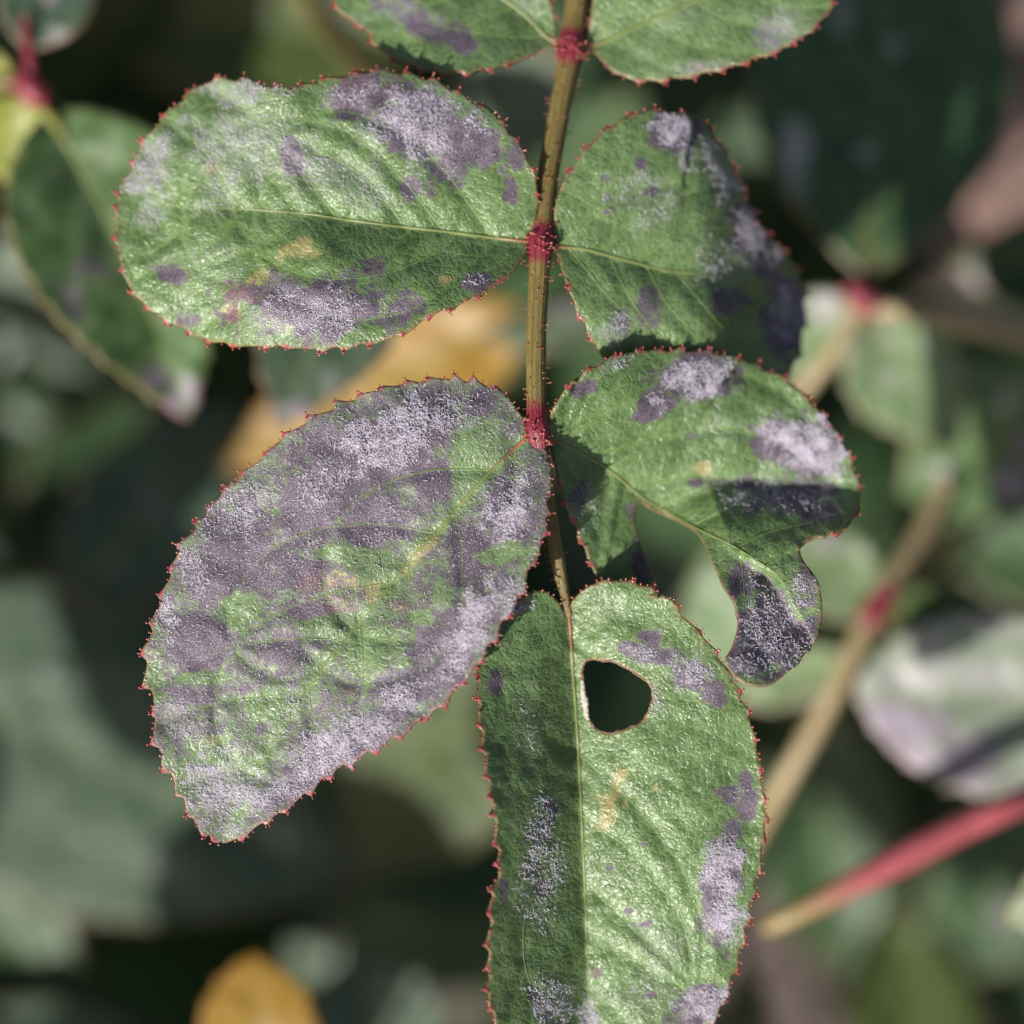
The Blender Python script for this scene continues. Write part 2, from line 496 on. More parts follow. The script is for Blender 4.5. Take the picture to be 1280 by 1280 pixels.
# ------------------------------------------------------------------ leaf blades
class Blade:
    """One leaflet: an outline and a midrib laid out in the plane of the spray (in 1/1280 of the field of view),
    with a relief that folds, bends and ripples it in depth."""
    def __init__(s, outline, midrib, h, hole=None, sp=3.0, tooth=(30, 6), seed=0, veins=7, smooth_step=2.6, vang=50):
        s.seed = seed; s.h = h; s.sp = sp
        rnd = random.Random(seed)
        s.mid = catmull(midrib, 8)
        L = np.concatenate([[0], np.cumsum(np.linalg.norm(np.diff(s.mid, axis=0), axis=1))])
        s.mlen = L[-1]; s.ms = L / L[-1]
        O = catmull(outline, max(2.6, sp * 0.9), closed=True)
        area = 0.5 * np.sum(O[:, 0] * np.roll(O[:, 1], -1) - np.roll(O[:, 0], -1) * O[:, 1])
        if area < 0:
            O = O[::-1]
        # outward normals (image coordinates, positive area = interior on the left of travel with y down)
        t = np.roll(O, -1, 0) - np.roll(O, 1, 0); t /= np.linalg.norm(t, axis=1)[:, None]
        N = np.stack([t[:, 1], -t[:, 0]], 1)
        d_b = np.linalg.norm(O - s.mid[0], axis=1)
        side, ss = s.side_s(O)
        # teeth
        disp = np.zeros(len(O)); tips = []
        arc = np.concatenate([[0], np.cumsum(np.linalg.norm(np.diff(O, axis=0), axis=1))])
        per, amp = tooth
        mids = np.gradient(ss)
        pos = 0.0
        while pos < arc[-1]:
            p = per * rnd.uniform(0.7, 1.35); a = amp * rnd.uniform(0.5, 1.25)
            k = np.where((arc >= pos) & (arc < pos + p))[0]
            if len(k) > 1:
                u = (arc[k] - pos) / p
                fwd = ss[k[-1]] >= ss[k[0]]
                if not fwd:
                    u = 1 - u
                prof = np.where(u < 0.82, (u / 0.82) ** 1.8, (1 - u) / 0.18)
                fade = sstep(45, 110, d_b[k]) * 0.9 + 0.1
                disp[k] = (prof - 0.35) * a * fade
                tips.append(k[np.argmax(prof)])
            pos += p
        s.bad = h.get("plain_edges", [])
        for (cx, cy, r) in s.bad:
            m = sstep(r * 0.7, r, np.linalg.norm(O - np.array([cx, cy]), axis=1))
            disp *= m
        s.O = O + N * (disp + (fbm(O[:, 0] / 14 + 7, O[:, 1] / 14, seed) - 0.5)[:] * 3.0)[:, None]
        s.N = N; s.tips = tips; s.d_b = d_b
        s.hole = catmull(hole, 2.6, closed=True) if hole is not None else None
        if s.hole is not None:
            jit = (fbm(s.hole[:, 0] / 7, s.hole[:, 1] / 7, 3) - 0.5) * 5
            c = s.hole.mean(0); s.hole = s.hole + (s.hole - c) / np.linalg.norm(s.hole - c, axis=1)[:, None] * jit[:, None]
        s.make_veins(veins, vang, rnd)
        s.triangulate()

    def side_s(s, q):
        D, I, T = seg_dist(q, s.mid)
        tan = s.mid[I + 1] - s.mid[I]; v = q - s.mid[I]
        cr = tan[:, 0] * v[:, 1] - tan[:, 1] * v[:, 0]
        ss = s.ms[I] + (s.ms[I + 1] - s.ms[I]) * T
        return np.sign(cr) * D, ss

    def make_veins(s, n, vang, rnd):
        s.veins = []
        if n == 0:
            return
        for sgn in (1, -1):
            for k in range(n):
                f = (k + 0.5 + rnd.uniform(-0.18, 0.18) + (0.25 if sgn > 0 else 0)) / (n + 0.3) * 0.90
                i = min(int(np.searchsorted(s.ms, f)), len(s.ms) - 2)
                p = s.mid[i].copy(); t = s.mid[i + 1] - s.mid[i]
                a = math.atan2(t[1], t[0]) + sgn * R(vang + rnd.uniform(-6, 6))
                pts = [p.copy()]; turn = -sgn * R(rnd.uniform(18, 40)) / 30
                for st in range(80):
                    p = p + 6 * np.array([math.cos(a), math.sin(a)])
                    a += turn * (0.4 + st / 22) + rnd.uniform(-0.05, 0.05)
                    if not inside(p[None], s.O)[0]:
                        break
                    if s.hole is not None and inside(p[None], s.hole)[0]:
                        break
                    if seg_dist(p[None], s.O, True)[0][0] < 9:
                        break
                    pts.append(p.copy())
                if len(pts) > 5:
                    s.veins.append(np.array(pts))

    def height(s, q):
        h = s.h
        d, ss = s.side_s(q)
        ms, mv = zip(*h["mid"]); z = np.interp(ss, ms, mv)
        # smooth the piecewise profile a little by averaging neighbouring samples
        z = (z + np.interp(np.clip(ss - 0.06, 0, 1), ms, mv) + np.interp(np.clip(ss + 0.06, 0, 1), ms, mv)) / 3
        z = z + (h["mid"][-1][1] - h["mid"][-2][1]) * 0
        for sgn, key in ((1, "pos"), (-1, "neg")):
            prof = h[key]
            ps, pv, pq = zip(*prof)
            a = np.abs(d); wdt = h.get("crease", 5.0)
            sl = np.interp(ss, ps, pv); qd = np.interp(ss, ps, pq)
            val = sl * (np.sqrt(a * a + wdt * wdt) - wdt) - qd * a * a / 100.0
            z = np.where((d * sgn) >= 0, z + val, z)
        for (x, y, rx, ry, ang, amp) in h.get("bumps", []):
            c, sn = math.cos(R(ang)), math.sin(R(ang))
            u = ((q[:, 0] - x) * c + (q[:, 1] - y) * sn) / rx; v = (-(q[:, 0] - x) * sn + (q[:, 1] - y) * c) / ry
            z = z + amp * np.exp(-(u * u + v * v))
        for (x0, y0, x1, y1, slope, soft) in h.get("bends", []):
            L = math.hypot(x1 - x0, y1 - y0)
            e = ((x1 - x0) * (q[:, 1] - y0) - (y1 - y0) * (q[:, 0] - x0)) / L
            z = z + slope * 0.5 * (e + np.sqrt(e * e + soft * soft))
        if "extra" in h:
            z = z + h["extra"](q, d, ss)
        rp = h.get("ripple", 4.0)
        z = z + (fbm(q[:, 0] / 85 + s.seed * 3.1, q[:, 1] / 85 + 9, s.seed, 3) - 0.5) * 2 * rp
        z = z + (fbm(q[:, 0] / 22 + s.seed * 1.7, q[:, 1] / 22 + 3, s.seed + 1, 2) - 0.5) * 2 * h.get("pucker", 1.2)
        if s.veins:
            vd = np.full(len(q), 99.0)
            for v in s.veins:
                box = (q[:, 0] > v[:, 0].min() - 16) & (q[:, 0] < v[:, 0].max() + 16) & \
                      (q[:, 1] > v[:, 1].min() - 16) & (q[:, 1] < v[:, 1].max() + 16)
                if box.any():
                    vd[box] = np.minimum(vd[box], seg_dist(q[box], v)[0])
            z = z - h.get("groove", 1.6) * np.exp(-(vd / 10.0) ** 2)
            s.last_vd = vd
        else:
            s.last_vd = np.full(len(q), 99.0)
        return z

    def triangulate(s):
        sp = s.sp
        lo = s.O.min(0); hi = s.O.max(0)
        rows = np.arange(lo[1], hi[1], sp * 0.866)
        pts = []
        for r, y in enumerate(rows):
            xs = np.arange(lo[0] + (sp / 2 if r % 2 else 0), hi[0], sp)
            pts.append(np.stack([xs, np.full(len(xs), y)], 1))
        q = np.vstack(pts)
        q = q + np.random.default_rng(s.seed).uniform(-0.18, 0.18, q.shape) * sp
        q = q[inside(q, s.O)]
        q = q[seg_dist(q, s.O, True)[0] > sp * 0.55]
        loops = [s.O]
        if s.hole is not None:
            q = q[~inside(q, s.hole)]
            q = q[seg_dist(q, s.hole, True)[0] > sp * 0.55]
            loops.append(s.hole)
        allp = []; edges = []; o = 0
        for lp in loops:
            m = len(lp); allp.append(lp)
            edges += [(o + k, o + (k + 1) % m) for k in range(m)]; o += m
        allp.append(q); allp = np.vstack(allp)
        vo, eo, fo, ov, oe, of = delaunay_2d_cdt([Vector(p) for p in allp], edges, [], 0, 1e-4)
        V = np.array([(v.x, v.y) for v in vo]); F = np.array([list(f) for f in fo])
        c = V[F].mean(1)
        keep = inside(c, s.O)
        if s.hole is not None:
            keep &= ~inside(c, s.hole)
        F = F[keep]
        a, b2, c2 = V[F[:, 0]], V[F[:, 1]], V[F[:, 2]]
        ar = (b2[:, 0] - a[:, 0]) * (c2[:, 1] - a[:, 1]) - (b2[:, 1] - a[:, 1]) * (c2[:, 0] - a[:, 0])
        F = F[np.abs(ar) > 1e-3]; ar = ar[np.abs(ar) > 1e-3]
        F[ar > 0] = F[ar > 0][:, ::-1]           # face the camera (y runs down)
        used = np.unique(F); remap = -np.ones(len(V), int); remap[used] = np.arange(len(used))
        s.V = V[used]; s.F = remap[F]

    def field(s, q, blobs, seed, warp=0.45, wl=26.0, core=0.42):
        pos = np.zeros(len(q)); neg = np.zeros(len(q))
        nz = (fbm(q[:, 0] / wl + 5, q[:, 1] / wl + 11, seed, 4) - 0.5) * 2 * warp * 1.35 + (fbm(q[:, 0] / 9 + 2, q[:, 1] / 9 + 6, seed + 3, 2) - 0.5) * 0.5
        for (x, y, rx, ry, ang, st) in blobs:
            c, sn = math.cos(R(ang)), math.sin(R(ang))
            u = ((q[:, 0] - x) * c + (q[:, 1] - y) * sn) / rx; v = (-(q[:, 0] - x) * sn + (q[:, 1] - y) * c) / ry
            r = np.sqrt(u * u + v * v) + nz
            val = (1 - sstep(core, core * 0.2 + 1.14, r)) * abs(st)
            if st > 0:
                pos = np.maximum(pos, val)
            else:
                neg = np.maximum(neg, val)
        s.last_neg = neg
        return pos * (1 - neg)

    def build(s, parent, mat, mild=(), purp=(), yell=(), red=(), base_purp=0.0, base_mild=0.0, fuzz=0, glands_n=True,
              rib=(4.6, 1.0), name="leaflet", edge_w=9.0, gland_step=16, gland_r=1.85):
        q = s.V
        z = s.height(q); vd = s.last_vd
        eb = seg_dist(q, s.O, True)[0]
        if s.hole is not None:
            eb = np.minimum(eb, seg_dist(q, s.hole, True)[0])
        d_b = np.linalg.norm(q - s.mid[0], axis=1)
        F_m = np.maximum(s.field(q, mild, s.seed, core=0.22), base_mild)
        F_p = s.field(q, purp, s.seed + 2); F_p = np.maximum(F_p, base_purp * (1 - s.last_neg))
        F_y = s.field(q, yell, s.seed + 3, 0.6, 14.0)
        F_r = s.field(q, red, s.seed + 4)
        mdist = np.abs(s.side_s(q)[0])
        ribkeep = 1 - np.exp(-(mdist / 9.0) ** 2) * 0.75
        F_p = F_p * ribkeep
        tooth = np.zeros(len(q))
        if s.tips:
            tp = s.O[s.tips]; tb = s.d_b[s.tips]
            tp = tp[tb > 60]
            for (cx, cy, r) in s.bad:
                tp = tp[np.hypot(tp[:, 0] - cx, tp[:, 1] - cy) > r]
            if len(tp):
                for k in range(0, len(q), 5000):
                    dd = np.sqrt(((q[k:k + 5000, None] - tp[None]) ** 2).sum(2)).min(1)
                    tooth[k:k + 5000] = 1 - sstep(2.0, 8.0, dd)
        attrs = {"co": np.stack([q[:, 0] * PX * 1000 + s.seed * 13.0, q[:, 1] * PX * 1000, np.zeros(len(q))], 1),
                 "mild": F_m, "purp": F_p, "yell": F_y, "red": F_r, "tooth": tooth * 0.9,
                 "edge": np.exp(-(eb / edge_w) ** 1.0), "vein": np.exp(-(vd / 2.2) ** 2)}
        ob = mesh_np(name, P(q, z), s.F, mat, parent, attrs=attrs)
        so = ob.modifiers.new("thickness", 'SOLIDIFY'); so.thickness = 0.00028; so.offset = -1
        # midrib, thick at the base, and side veins
        n = len(s.mid); t = s.ms
        zm = s.height(s.mid)
        rr = (rib[0] * (1 - t) ** 0.8 + rib[1]) * 0.5 * PX
        tube("midrib", P(s.mid, zm - rib[0] * 0.18), rr, M_RIB, ob, 8)
        for v in s.veins:
            u = np.linspace(0, 1, len(v))
            tube("side_vein", P(v, s.height(v) - 0.45), (0.95 * (1 - u) ** 0.7 + 0.2) * PX, M_VEIN, ob, 5)
        if glands_n:
            arc = np.concatenate([[0], np.cumsum(np.linalg.norm(np.diff(s.O, axis=0), axis=1))])
            rn = random.Random(s.seed + 5); idx = []
            pos = 0
            while pos < arc[-1]:
                idx.append(int(np.searchsorted(arc, pos))); pos += gland_step * rn.uniform(0.5, 1.8)
            idx = sorted(set([i for i in idx if i < len(s.O)] + list(s.tips)))
            idx = [i for i in idx if s.d_b[i] > 14 and all(math.hypot(s.O[i][0] - c[0], s.O[i][1] - c[1]) > c[2] for c in s.bad)]
            rts = s.O[idx] - s.N[idx] * 1.0
            ln = np.array([rn.uniform(0.8, 3.2) for _ in idx])
            dirs = s.N[idx] + np.array([[rn.uniform(-.35, .35), rn.uniform(-.35, .35)] for _ in idx])
            tps = s.O[idx] + dirs * ln[:, None]
            zr = s.height(rts)
            glands("gland_fringe", P(rts, zr - 1), P(tps, zr + np.array([rn.uniform(-1.5, 2.5) for _ in idx])),
                   np.array([rn.uniform(0.6, 1.1) for _ in idx]) * gland_r * PX, M_GLAND, ob)
        if fuzz:
            s.fuzz(ob, q, F_m, fuzz)
        return ob

    def fuzz(s, parent, q, wgt, count):
        rg = np.random.default_rng(s.seed + 20)
        ww = np.clip(wgt - 0.24, 0, 1) ** 1.4 * (0.2 + 0.8 * sstep(0.35, 0.65, fbm(q[:, 0] / 12, q[:, 1] / 12, s.seed, 3)))
        if ww.sum() <= 0:
            return
        count = int(count * 0.8)
        i = rg.choice(len(q), count, p=ww / ww.sum())
        p0 = q[i] + rg.uniform(-2, 2, (count, 2))
        a = rg.uniform(0, 2 * math.pi, count); ln = rg.uniform(1.5, 5.5, count); bend = rg.uniform(-1.1, 1.1, count)
        dirv = np.stack([np.cos(a), np.sin(a)], 1); d2 = np.stack([np.cos(a + bend), np.sin(a + bend)], 1)
        p1 = p0 + dirv * ln[:, None] * 0.5; p2 = p1 + d2 * ln[:, None] * 0.5
        hh = rg.uniform(0.6, 2.2, count)
        ok = inside(p2, s.O)
        if s.hole is not None:
            ok &= ~inside(p2, s.hole) & ~inside(p1, s.hole)
        p0, p1, p2, hh, a = p0[ok], p1[ok], p2[ok], hh[ok], a[ok]
        m = len(p0)
        # heights from the blade mesh, nearest vertex is close enough: the blade is sampled every 3 units
        A = P(p0, s.height(p0) + 0.2); B = P(p1, s.height(p1) + hh); C = P(p2, s.height(p2) + hh * rg.uniform(0.2, 1.3, m))
        wdt = rg.uniform(0.22, 0.45, m)[:, None] * PX
        sd = (-np.sin(a))[:, None] * AXR - (np.cos(a))[:, None] * AXU
        up = np.broadcast_to(AXN, (m, 3))
        V = []
        for pt, k in ((A, 1.0), (B, 1.0), (C, 0.6)):
            V += [pt + sd * wdt * k, pt - sd * wdt * k, pt + up * wdt * 1.4 * k]
        V = np.stack(V, 1).reshape(-1, 3)
        o = (np.arange(m) * 9)[:, None]
        f = []
        for r in (0, 3):
            for (x, y) in ((0, 1), (1, 2), (2, 0)):
                f += [[r + x, r + y, r + 3 + y], [r + x, r + 3 + y, r + 3 + x]]
        f += [[6, 7, 8]]
        Fa = (o[:, :, None] + np.array(f)[None]).reshape(-1, 3)
        fo = mesh_np("mildew_fuzz", V, Fa, M_FUZZ, parent)
        fo["kind"] = "stuff"


# ------------------------------------------------------------------ the sharp spray in front
spray = thing("rose_leaf", "compound rose leaf covered in purple and white mildew, one leaflet with a chewed hole",
              "leaf", P(np.array([[735, -260]]), [-190])[0])

def H(mid, pos, neg, **kw):
    d = {"mid": mid, "pos": pos, "neg": neg}; d.update(kw); return d

# rachis, node to node
RP = [(735, -260, -190), (728, -90, -150), (722, 0, -128), (714, 58, -112), (705, 110, -98), (692, 180, -78), (682, 240, -62), (676, 303, -48),
      (674, 345, -40), (671, 400, -30), (670, 460, -20), (671, 520, -11), (673, 542, -8), (680, 590, -12), (688, 645, -24), (698, 705, -34), (712, 772, -37)]
rw = [36, 33, 31, 30, 28, 27, 27, 27, 26, 25, 25, 25, 24, 18, 17, 18, 9]
rp = catmull([(*a,) for a in RP], 6)
kk = np.linspace(0, 1, len(rp))
lens = np.concatenate([[0], np.cumsum(np.linalg.norm(np.diff(np.array(RP)[:, :2], axis=0), axis=1))]); lens /= lens[-1]
cl = np.concatenate([[0], np.cumsum(np.linalg.norm(np.diff(rp[:, :2], axis=0), axis=1))]); cl /= cl[-1]
rrad = np.interp(cl, lens, rw) * 0.5 * PX * (1 + 0.05 * (fbm(cl * 60, cl * 0, 2) - 0.5))
for (nx, ny) in ((714, 60), (676, 304), (672, 538)):
    rrad *= 1 + 0.28 * np.exp(-(np.hypot(rp[:, 0] - nx, rp[:, 1] - ny) / 16) ** 2)
nred = np.max([np.exp(-(np.hypot(rp[:, 0] - nx, rp[:, 1] - ny) / sc) ** 2) for (nx, ny, sc) in ((714, 60, 26), (676, 304, 30), (672, 538, 42))], axis=0)
tv, tf, tco = tube_np(P(rp[:, :2], rp[:, 2]), rrad, 14, 0.9)
rachis = mesh_np("rachis", tv, tf, M_RACHIS, spray, attrs={"co": tco, "redness": np.concatenate([np.repeat(nred, 14), [0, 0]])})
# grooved upper side: two raised edges
for sg in (-1, 1):
    off = np.gradient(rp[:, :2], axis=0); off /= np.linalg.norm(off, axis=1)[:, None]
    ed = rp[:, :2] + sg * np.stack([-off[:, 1], off[:, 0]], 1) * (rrad / PX * 0.42)[:, None]
    ev, ef, eco = tube_np(P(ed, rp[:, 2] + rrad / PX * 0.74), rrad * 0.13, 6)
    mesh_np("ridge", ev, ef, M_RACHIS, rachis, attrs={"co": eco, "redness": np.concatenate([np.repeat(nred, 6), [0, 0]])})
rnd = random.Random(3)
rts = []; tps = []; rad = []
for i in range(300):
    k = rnd.randrange(2, len(rp) - 2)
    t = rp[k + 1, :2] - rp[k - 1, :2]; t /= np.linalg.norm(t); nn = np.array([-t[1], t[0]])
    ang = rnd.uniform(-0.35, math.pi + 0.35); r = rrad[k] / PX
    base = (rp[k, 0] + nn[0] * math.cos(ang) * r * 0.97, rp[k, 1] + nn[1] * math.cos(ang) * r * 0.97, rp[k, 2] + math.sin(ang) * r * 0.85)
    ln = rnd.uniform(2.5, 5.5) * (1.25 if abs(math.cos(ang)) > .8 else 0.7)
    tip = (base[0] + nn[0] * math.cos(ang) * ln, base[1] + nn[1] * math.cos(ang) * ln + rnd.uniform(-1, 1), base[2] + math.sin(ang) * ln)
    rts.append(P(np.array([base[:2]]), [base[2]])[0]); tps.append(P(np.array([tip[:2]]), [tip[2]])[0]); rad.append(rnd.uniform(0.6, 1.25) * PX)
glands("gland_fringe", rts, tps, rad, M_GLAND, rachis)

def node(x, y, d, w, hgt, parent):
    ks = np.linspace(-1, 1, 13)
    pts = np.stack([np.full(13, x), y + ks * hgt], 1)
    o = tube("node", P(pts, np.full(13, d)), (w * 0.5) * (0.86 + 0.22 * np.cos(ks * 1.5)) * PX, M_NODE, parent, 14, 0.95)
    return o
for (x, y, d, wd, hg) in ((714, 60, -111, 34, 13), (676, 304, -48, 28, 13), (672, 538, -9, 26, 16)):
    nd = node(x, y, d, wd, hg, spray)
    rts = []; tps = []; rad = []
    for i in range(34):
        an = rnd.uniform(-0.3, math.pi + 0.3); yy = y + rnd.uniform(-hg, hg)
        b0 = (x + math.cos(an) * wd * .5, yy, d + math.sin(an) * wd * .5); ln = rnd.uniform(2.5, 6)
        t0 = (b0[0] + math.cos(an) * ln, yy + rnd.uniform(-2, 2), b0[2] + math.sin(an) * ln)
        rts.append(P(np.array([b0[:2]]), [b0[2]])[0]); tps.append(P(np.array([t0[:2]]), [t0[2]])[0]); rad.append(rnd.uniform(1.1, 2.1) * PX)
    glands("gland_fringe", rts, tps, rad, M_GLAND, nd)

# leaflet: upper left, broad, whitish tip
o1 = [(661, 302), (670, 275), (672, 241), (664, 205), (641, 169), (618, 141), (591, 126), (555, 105), (519, 93), (482, 87), (455, 89), (410, 97),
      (374, 106), (346, 109), (315, 100), (274, 98), (242, 111), (211, 138), (180, 174), (160, 214), (147, 250), (145, 286), (149, 327), (163, 362),
      (189, 390), (224, 410), (260, 426), (315, 434), (360, 434), (392, 438), (432, 435), (473, 428), (510, 414), (546, 392), (587, 376), (618, 358), (645, 335), (659, 314)]
m1 = [(676, 304), (661, 302), (609, 296), (555, 289), (491, 282), (437, 275), (383, 267), (333, 263), (283, 260), (210, 259), (150, 262)]
b1 = Blade(o1, m1, H([(0, -46), (0.25, -36), (0.6, -40), (1, -74)], [(0, .12, .10), (1, .10, .14)], [(0, .85, .30), (0.5, .90, .36), (0.85, .5, .3), (1, .2, .1)],
                     ripple=9, groove=3.4, pucker=1.6, bumps=[(350, 110, 45, 30, 0, 16), (250, 120, 60, 40, 20, -10), (180, 230, 40, 80, 0, -10)]),
           seed=1, tooth=(34, 7), veins=7)
b1.build(spray, M_LEAF, fuzz=6000, base_mild=0.10,
         mild=[(525, 150, 95, 58, 15, 1.0), (446, 118, 55, 26, 0, .7), (400, 388, 120, 44, 0, .85), (190, 215, 42, 60, 10, .95), (190, 270, 36, 26, 0, .7),
               (300, 118, 70, 30, 0, .75), (300, 190, 150, 75, 0, .62), (560, 205, 30, 30, 0, .5), (365, 196, 26, 28, 0, .4), (430, 225, 130, 40, 5, .5), (595, 350, 22, 14, 0, .5), (260, 330, 90, 40, 10, .3)],
         purp=[(525, 155, 92, 58, 20, .85), (446, 122, 50, 32, 0, .9), (600, 178, 50, 30, 45, .9), (553, 214, 36, 26, 0, .85), (509, 235, 15, 17, 0, .9), (641, 240, 13, 18, 0, .9),
               (640, 190, 22, 18, 45, .8), (398, 384, 118, 48, 0, 1), (469, 332, 18, 20, 0, .9), (350, 362, 45, 25, -20, .9), (215, 343, 26, 18, 20, .95), (595, 351, 24, 14, -20, .9), (505, 386, 36, 24, -20, .9),
               (365, 196, 24, 28, 10, .75), (190, 210, 30, 45, 0, .48), (235, 400, 22, 10, 10, .7), (540, 240, 12, 10, 0, .7)],
         yell=[(374, 312, 34, 16, -10, 1), (322, 348, 26, 10, -40, 1), (290, 394, 16, 12, 0, 1), (555, 350, 16, 8, 0, 1), (350, 120, 30, 15, 0, .4), (262, 210, 12, 8, 0, .7)],
         red=[(300, 380, 30, 30, 0, .8), (446, 110, 50, 20, 0, .5), (300, 112, 60, 20, 0, .7)])

# leaflet: upper right, bent back
o2 = [(694, 308), (693, 272), (697, 244), (712, 213), (729, 189), (753, 165), (777, 148), (798, 139), (825, 136), (846, 142), (866, 142), (884, 156), (908, 189),
      (928, 231), (946, 275), (976, 310), (997, 337), (1007, 375), (1005, 416), (997, 447), (986, 468), (950, 486), (880, 484), (810, 470), (753, 444), (734, 413), (715, 372), (701, 330)]
m2 = [(676, 304), (694, 308), (729, 311), (763, 320), (808, 332), (839, 339), (880, 343), (935, 360), (985, 392)]
b2 = Blade(o2, m2, H([(0, -48), (0.2, -56), (0.6, -86), (1, -110)], [(0, .62, .42), (1, .6, .45)], [(0, .10, .12), (1, .1, .1)],
                     ripple=5, pucker=1.5, bends=[(905, 560, 862, 100, -1.1, 14)], bumps=[(930, 270, 60, 30, 60, 8)]),
           seed=2, tooth=(32, 6), veins=6)
b2.build(spray, M_LEAF, fuzz=3000, base_mild=0.12,
         mild=[(842, 165, 36, 28, 20, .8), (900, 210, 30, 75, -20, .55), (945, 290, 30, 60, -30, .6), (985, 400, 30, 60, 0, .55), (770, 410, 30, 40, 0, .4), (800, 240, 70, 60, 0, .35), (860, 200, 20, 30, 0, .5), (900, 330, 60, 50, 0, .35)],
         purp=[(840, 168, 36, 28, 20, .9), (801, 205, 12, 10, 0, .9), (757, 222, 10, 8, 0, .7), (762, 250, 9, 7, 0, .7), (815, 240, 12, 9, 0, .7), (940, 300, 28, 70, -35, .75), (982, 395, 34, 62, 0, .95),
               (915, 370, 30, 30, 0, .75), (815, 390, 26, 32, 0, .7), (775, 405, 14, 24, 20, .6), (760, 265, 8, 6, 0, .6), (870, 160, 20, 20, 0, .8)])

# leaflet: lower left, the most mildewed
o3 = [(660, 542), (652, 520), (630, 491), (600, 478), (560, 472), (510, 478), (460, 489), (410, 511), (360, 541), (325, 573), (285, 608), (246, 653), (219, 695),
      (206, 735), (192, 775), (180, 820), (183, 853), (191, 875), (191, 910), (201, 950), (221, 985), (236, 1018), (252, 1040), (285, 1054), (315, 1038), (345, 1020), (380, 995),
      (425, 961), (460, 943), (510, 913), (550, 883), (575, 858), (600, 826), (630, 779), (652, 740), (665, 706), (680, 675), (686, 640), (689, 596), (684, 566), (671, 549)]
m3 = [(673, 541), (660, 546), (620, 582), (585, 620), (550, 660), (510, 702), (470, 755), (430, 800), (385, 860), (350, 908), (312, 980), (287, 1050)]
b3 = Blade(o3, m3, H([(0, -8), (0.15, 2), (0.5, 6), (1, -10)], [(0, .22, .07), (0.5, .24, .11), (1, .15, .1)], [(0, .46, .06), (0.5, .46, .05), (1, .25, .1)],
                     ripple=10, pucker=1.8, groove=4.2, bumps=[(250, 980, 60, 60, 0, -10), (560, 480, 80, 30, -10, -16), (600, 760, 60, 60, -50, 10)]),
           seed=3, tooth=(31, 9), veins=6)
b3.build(spray, M_LEAF, fuzz=20000, base_mild=0.30, base_purp=0.56, gland_step=14,
         mild=[(490, 545, 105, 52, -15, 1.0), (560, 500, 70, 22, 0, .5), (400, 600, 60, 40, -35, .6), (640, 640, 42, 46, 20, 1), (585, 790, 95, 34, -55, .95), (500, 870, 60, 30, -35, .8), (420, 935, 130, 42, -35, 1.0), (285, 985, 62, 70, 0, .95),
               (210, 775, 26, 36, 0, 1), (300, 640, 80, 42, -42, .62), (480, 655, 46, 42, 0, .5), (370, 690, 60, 40, 0, .42), (240, 715, 40, 55, 30, .6), (230, 900, 50, 50, 0, .5), (330, 850, 40, 40, 0, .35), (370, 880, 40, 40, 0, .45), (590, 690, 40, 60, 30, .3), (640, 750, 30, 50, 20, .7)],
         purp=[(480, 555, 112, 72, -15, 1), (545, 600, 42, 50, 0, 1), (600, 507, 20, 22, -30, 1), (400, 625, 95, 62, -35, 1), (300, 695, 110, 62, -45, 1), (380, 700, 70, 45, 0, .95), (470, 650, 60, 45, 0, .95),
               (245, 800, 62, 48, -20, 1), (350, 815, 42, 42, 0, .85), (240, 870, 48, 24, 0, .9), (330, 905, 22, 20, 0, .6), (310, 860, 18, 14, 0, .95), (640, 640, 48, 58, 20, 1), (585, 705, 42, 70, 20, 1), (565, 795, 120, 50, -52, 1), (445, 935, 130, 52, -35, .95),
               (500, 850, 60, 36, -30, .9), (340, 1000, 40, 40, -30, .6), (225, 890, 30, 50, 0, .6), (505, 780, 14, 10, 0, .9), (385, 765, 40, 20, 0, .9),
               (592, 570, 34, 48, 20, -1), (445, 697, 80, 13, 8, -.95), (300, 765, 30, 26, 0, -.9), (420, 782, 60, 14, 0, -.85), (470, 810, 34, 50, 45, -.95), (625, 692, 34, 14, -10, -.95), (555, 742, 24, 22, 0, -.7), (475, 720, 42, 28, 0, -.9),
               (335, 880, 40, 26, 0, -.75), (260, 848, 50, 8, 0, -.9), (192, 850, 18, 34, 0, -.9), (530, 770, 22, 14, 0, -.6), (270, 960, 50, 50, 0, -.7), (500, 830, 20, 12, 0, -.6), (660, 715, 18, 34, 10, -.9)],
         yell=[(425, 725, 30, 12, 15, 1), (465, 738, 18, 16, 0, 1), (528, 690, 12, 36, 40, 1), (575, 680, 14, 8, 0, .8), (440, 760, 20, 10, 0, .7), (440, 860, 12, 16, 30, .8), (505, 760, 20, 8, 20, .8), (262, 925, 16, 8, 0, .7)],
         red=[(400, 730, 26, 18, 0, .9), (420, 755, 24, 16, 0, .9), (500, 750, 22, 14, 0, .7), (615, 700, 20, 12, 0, .8)])

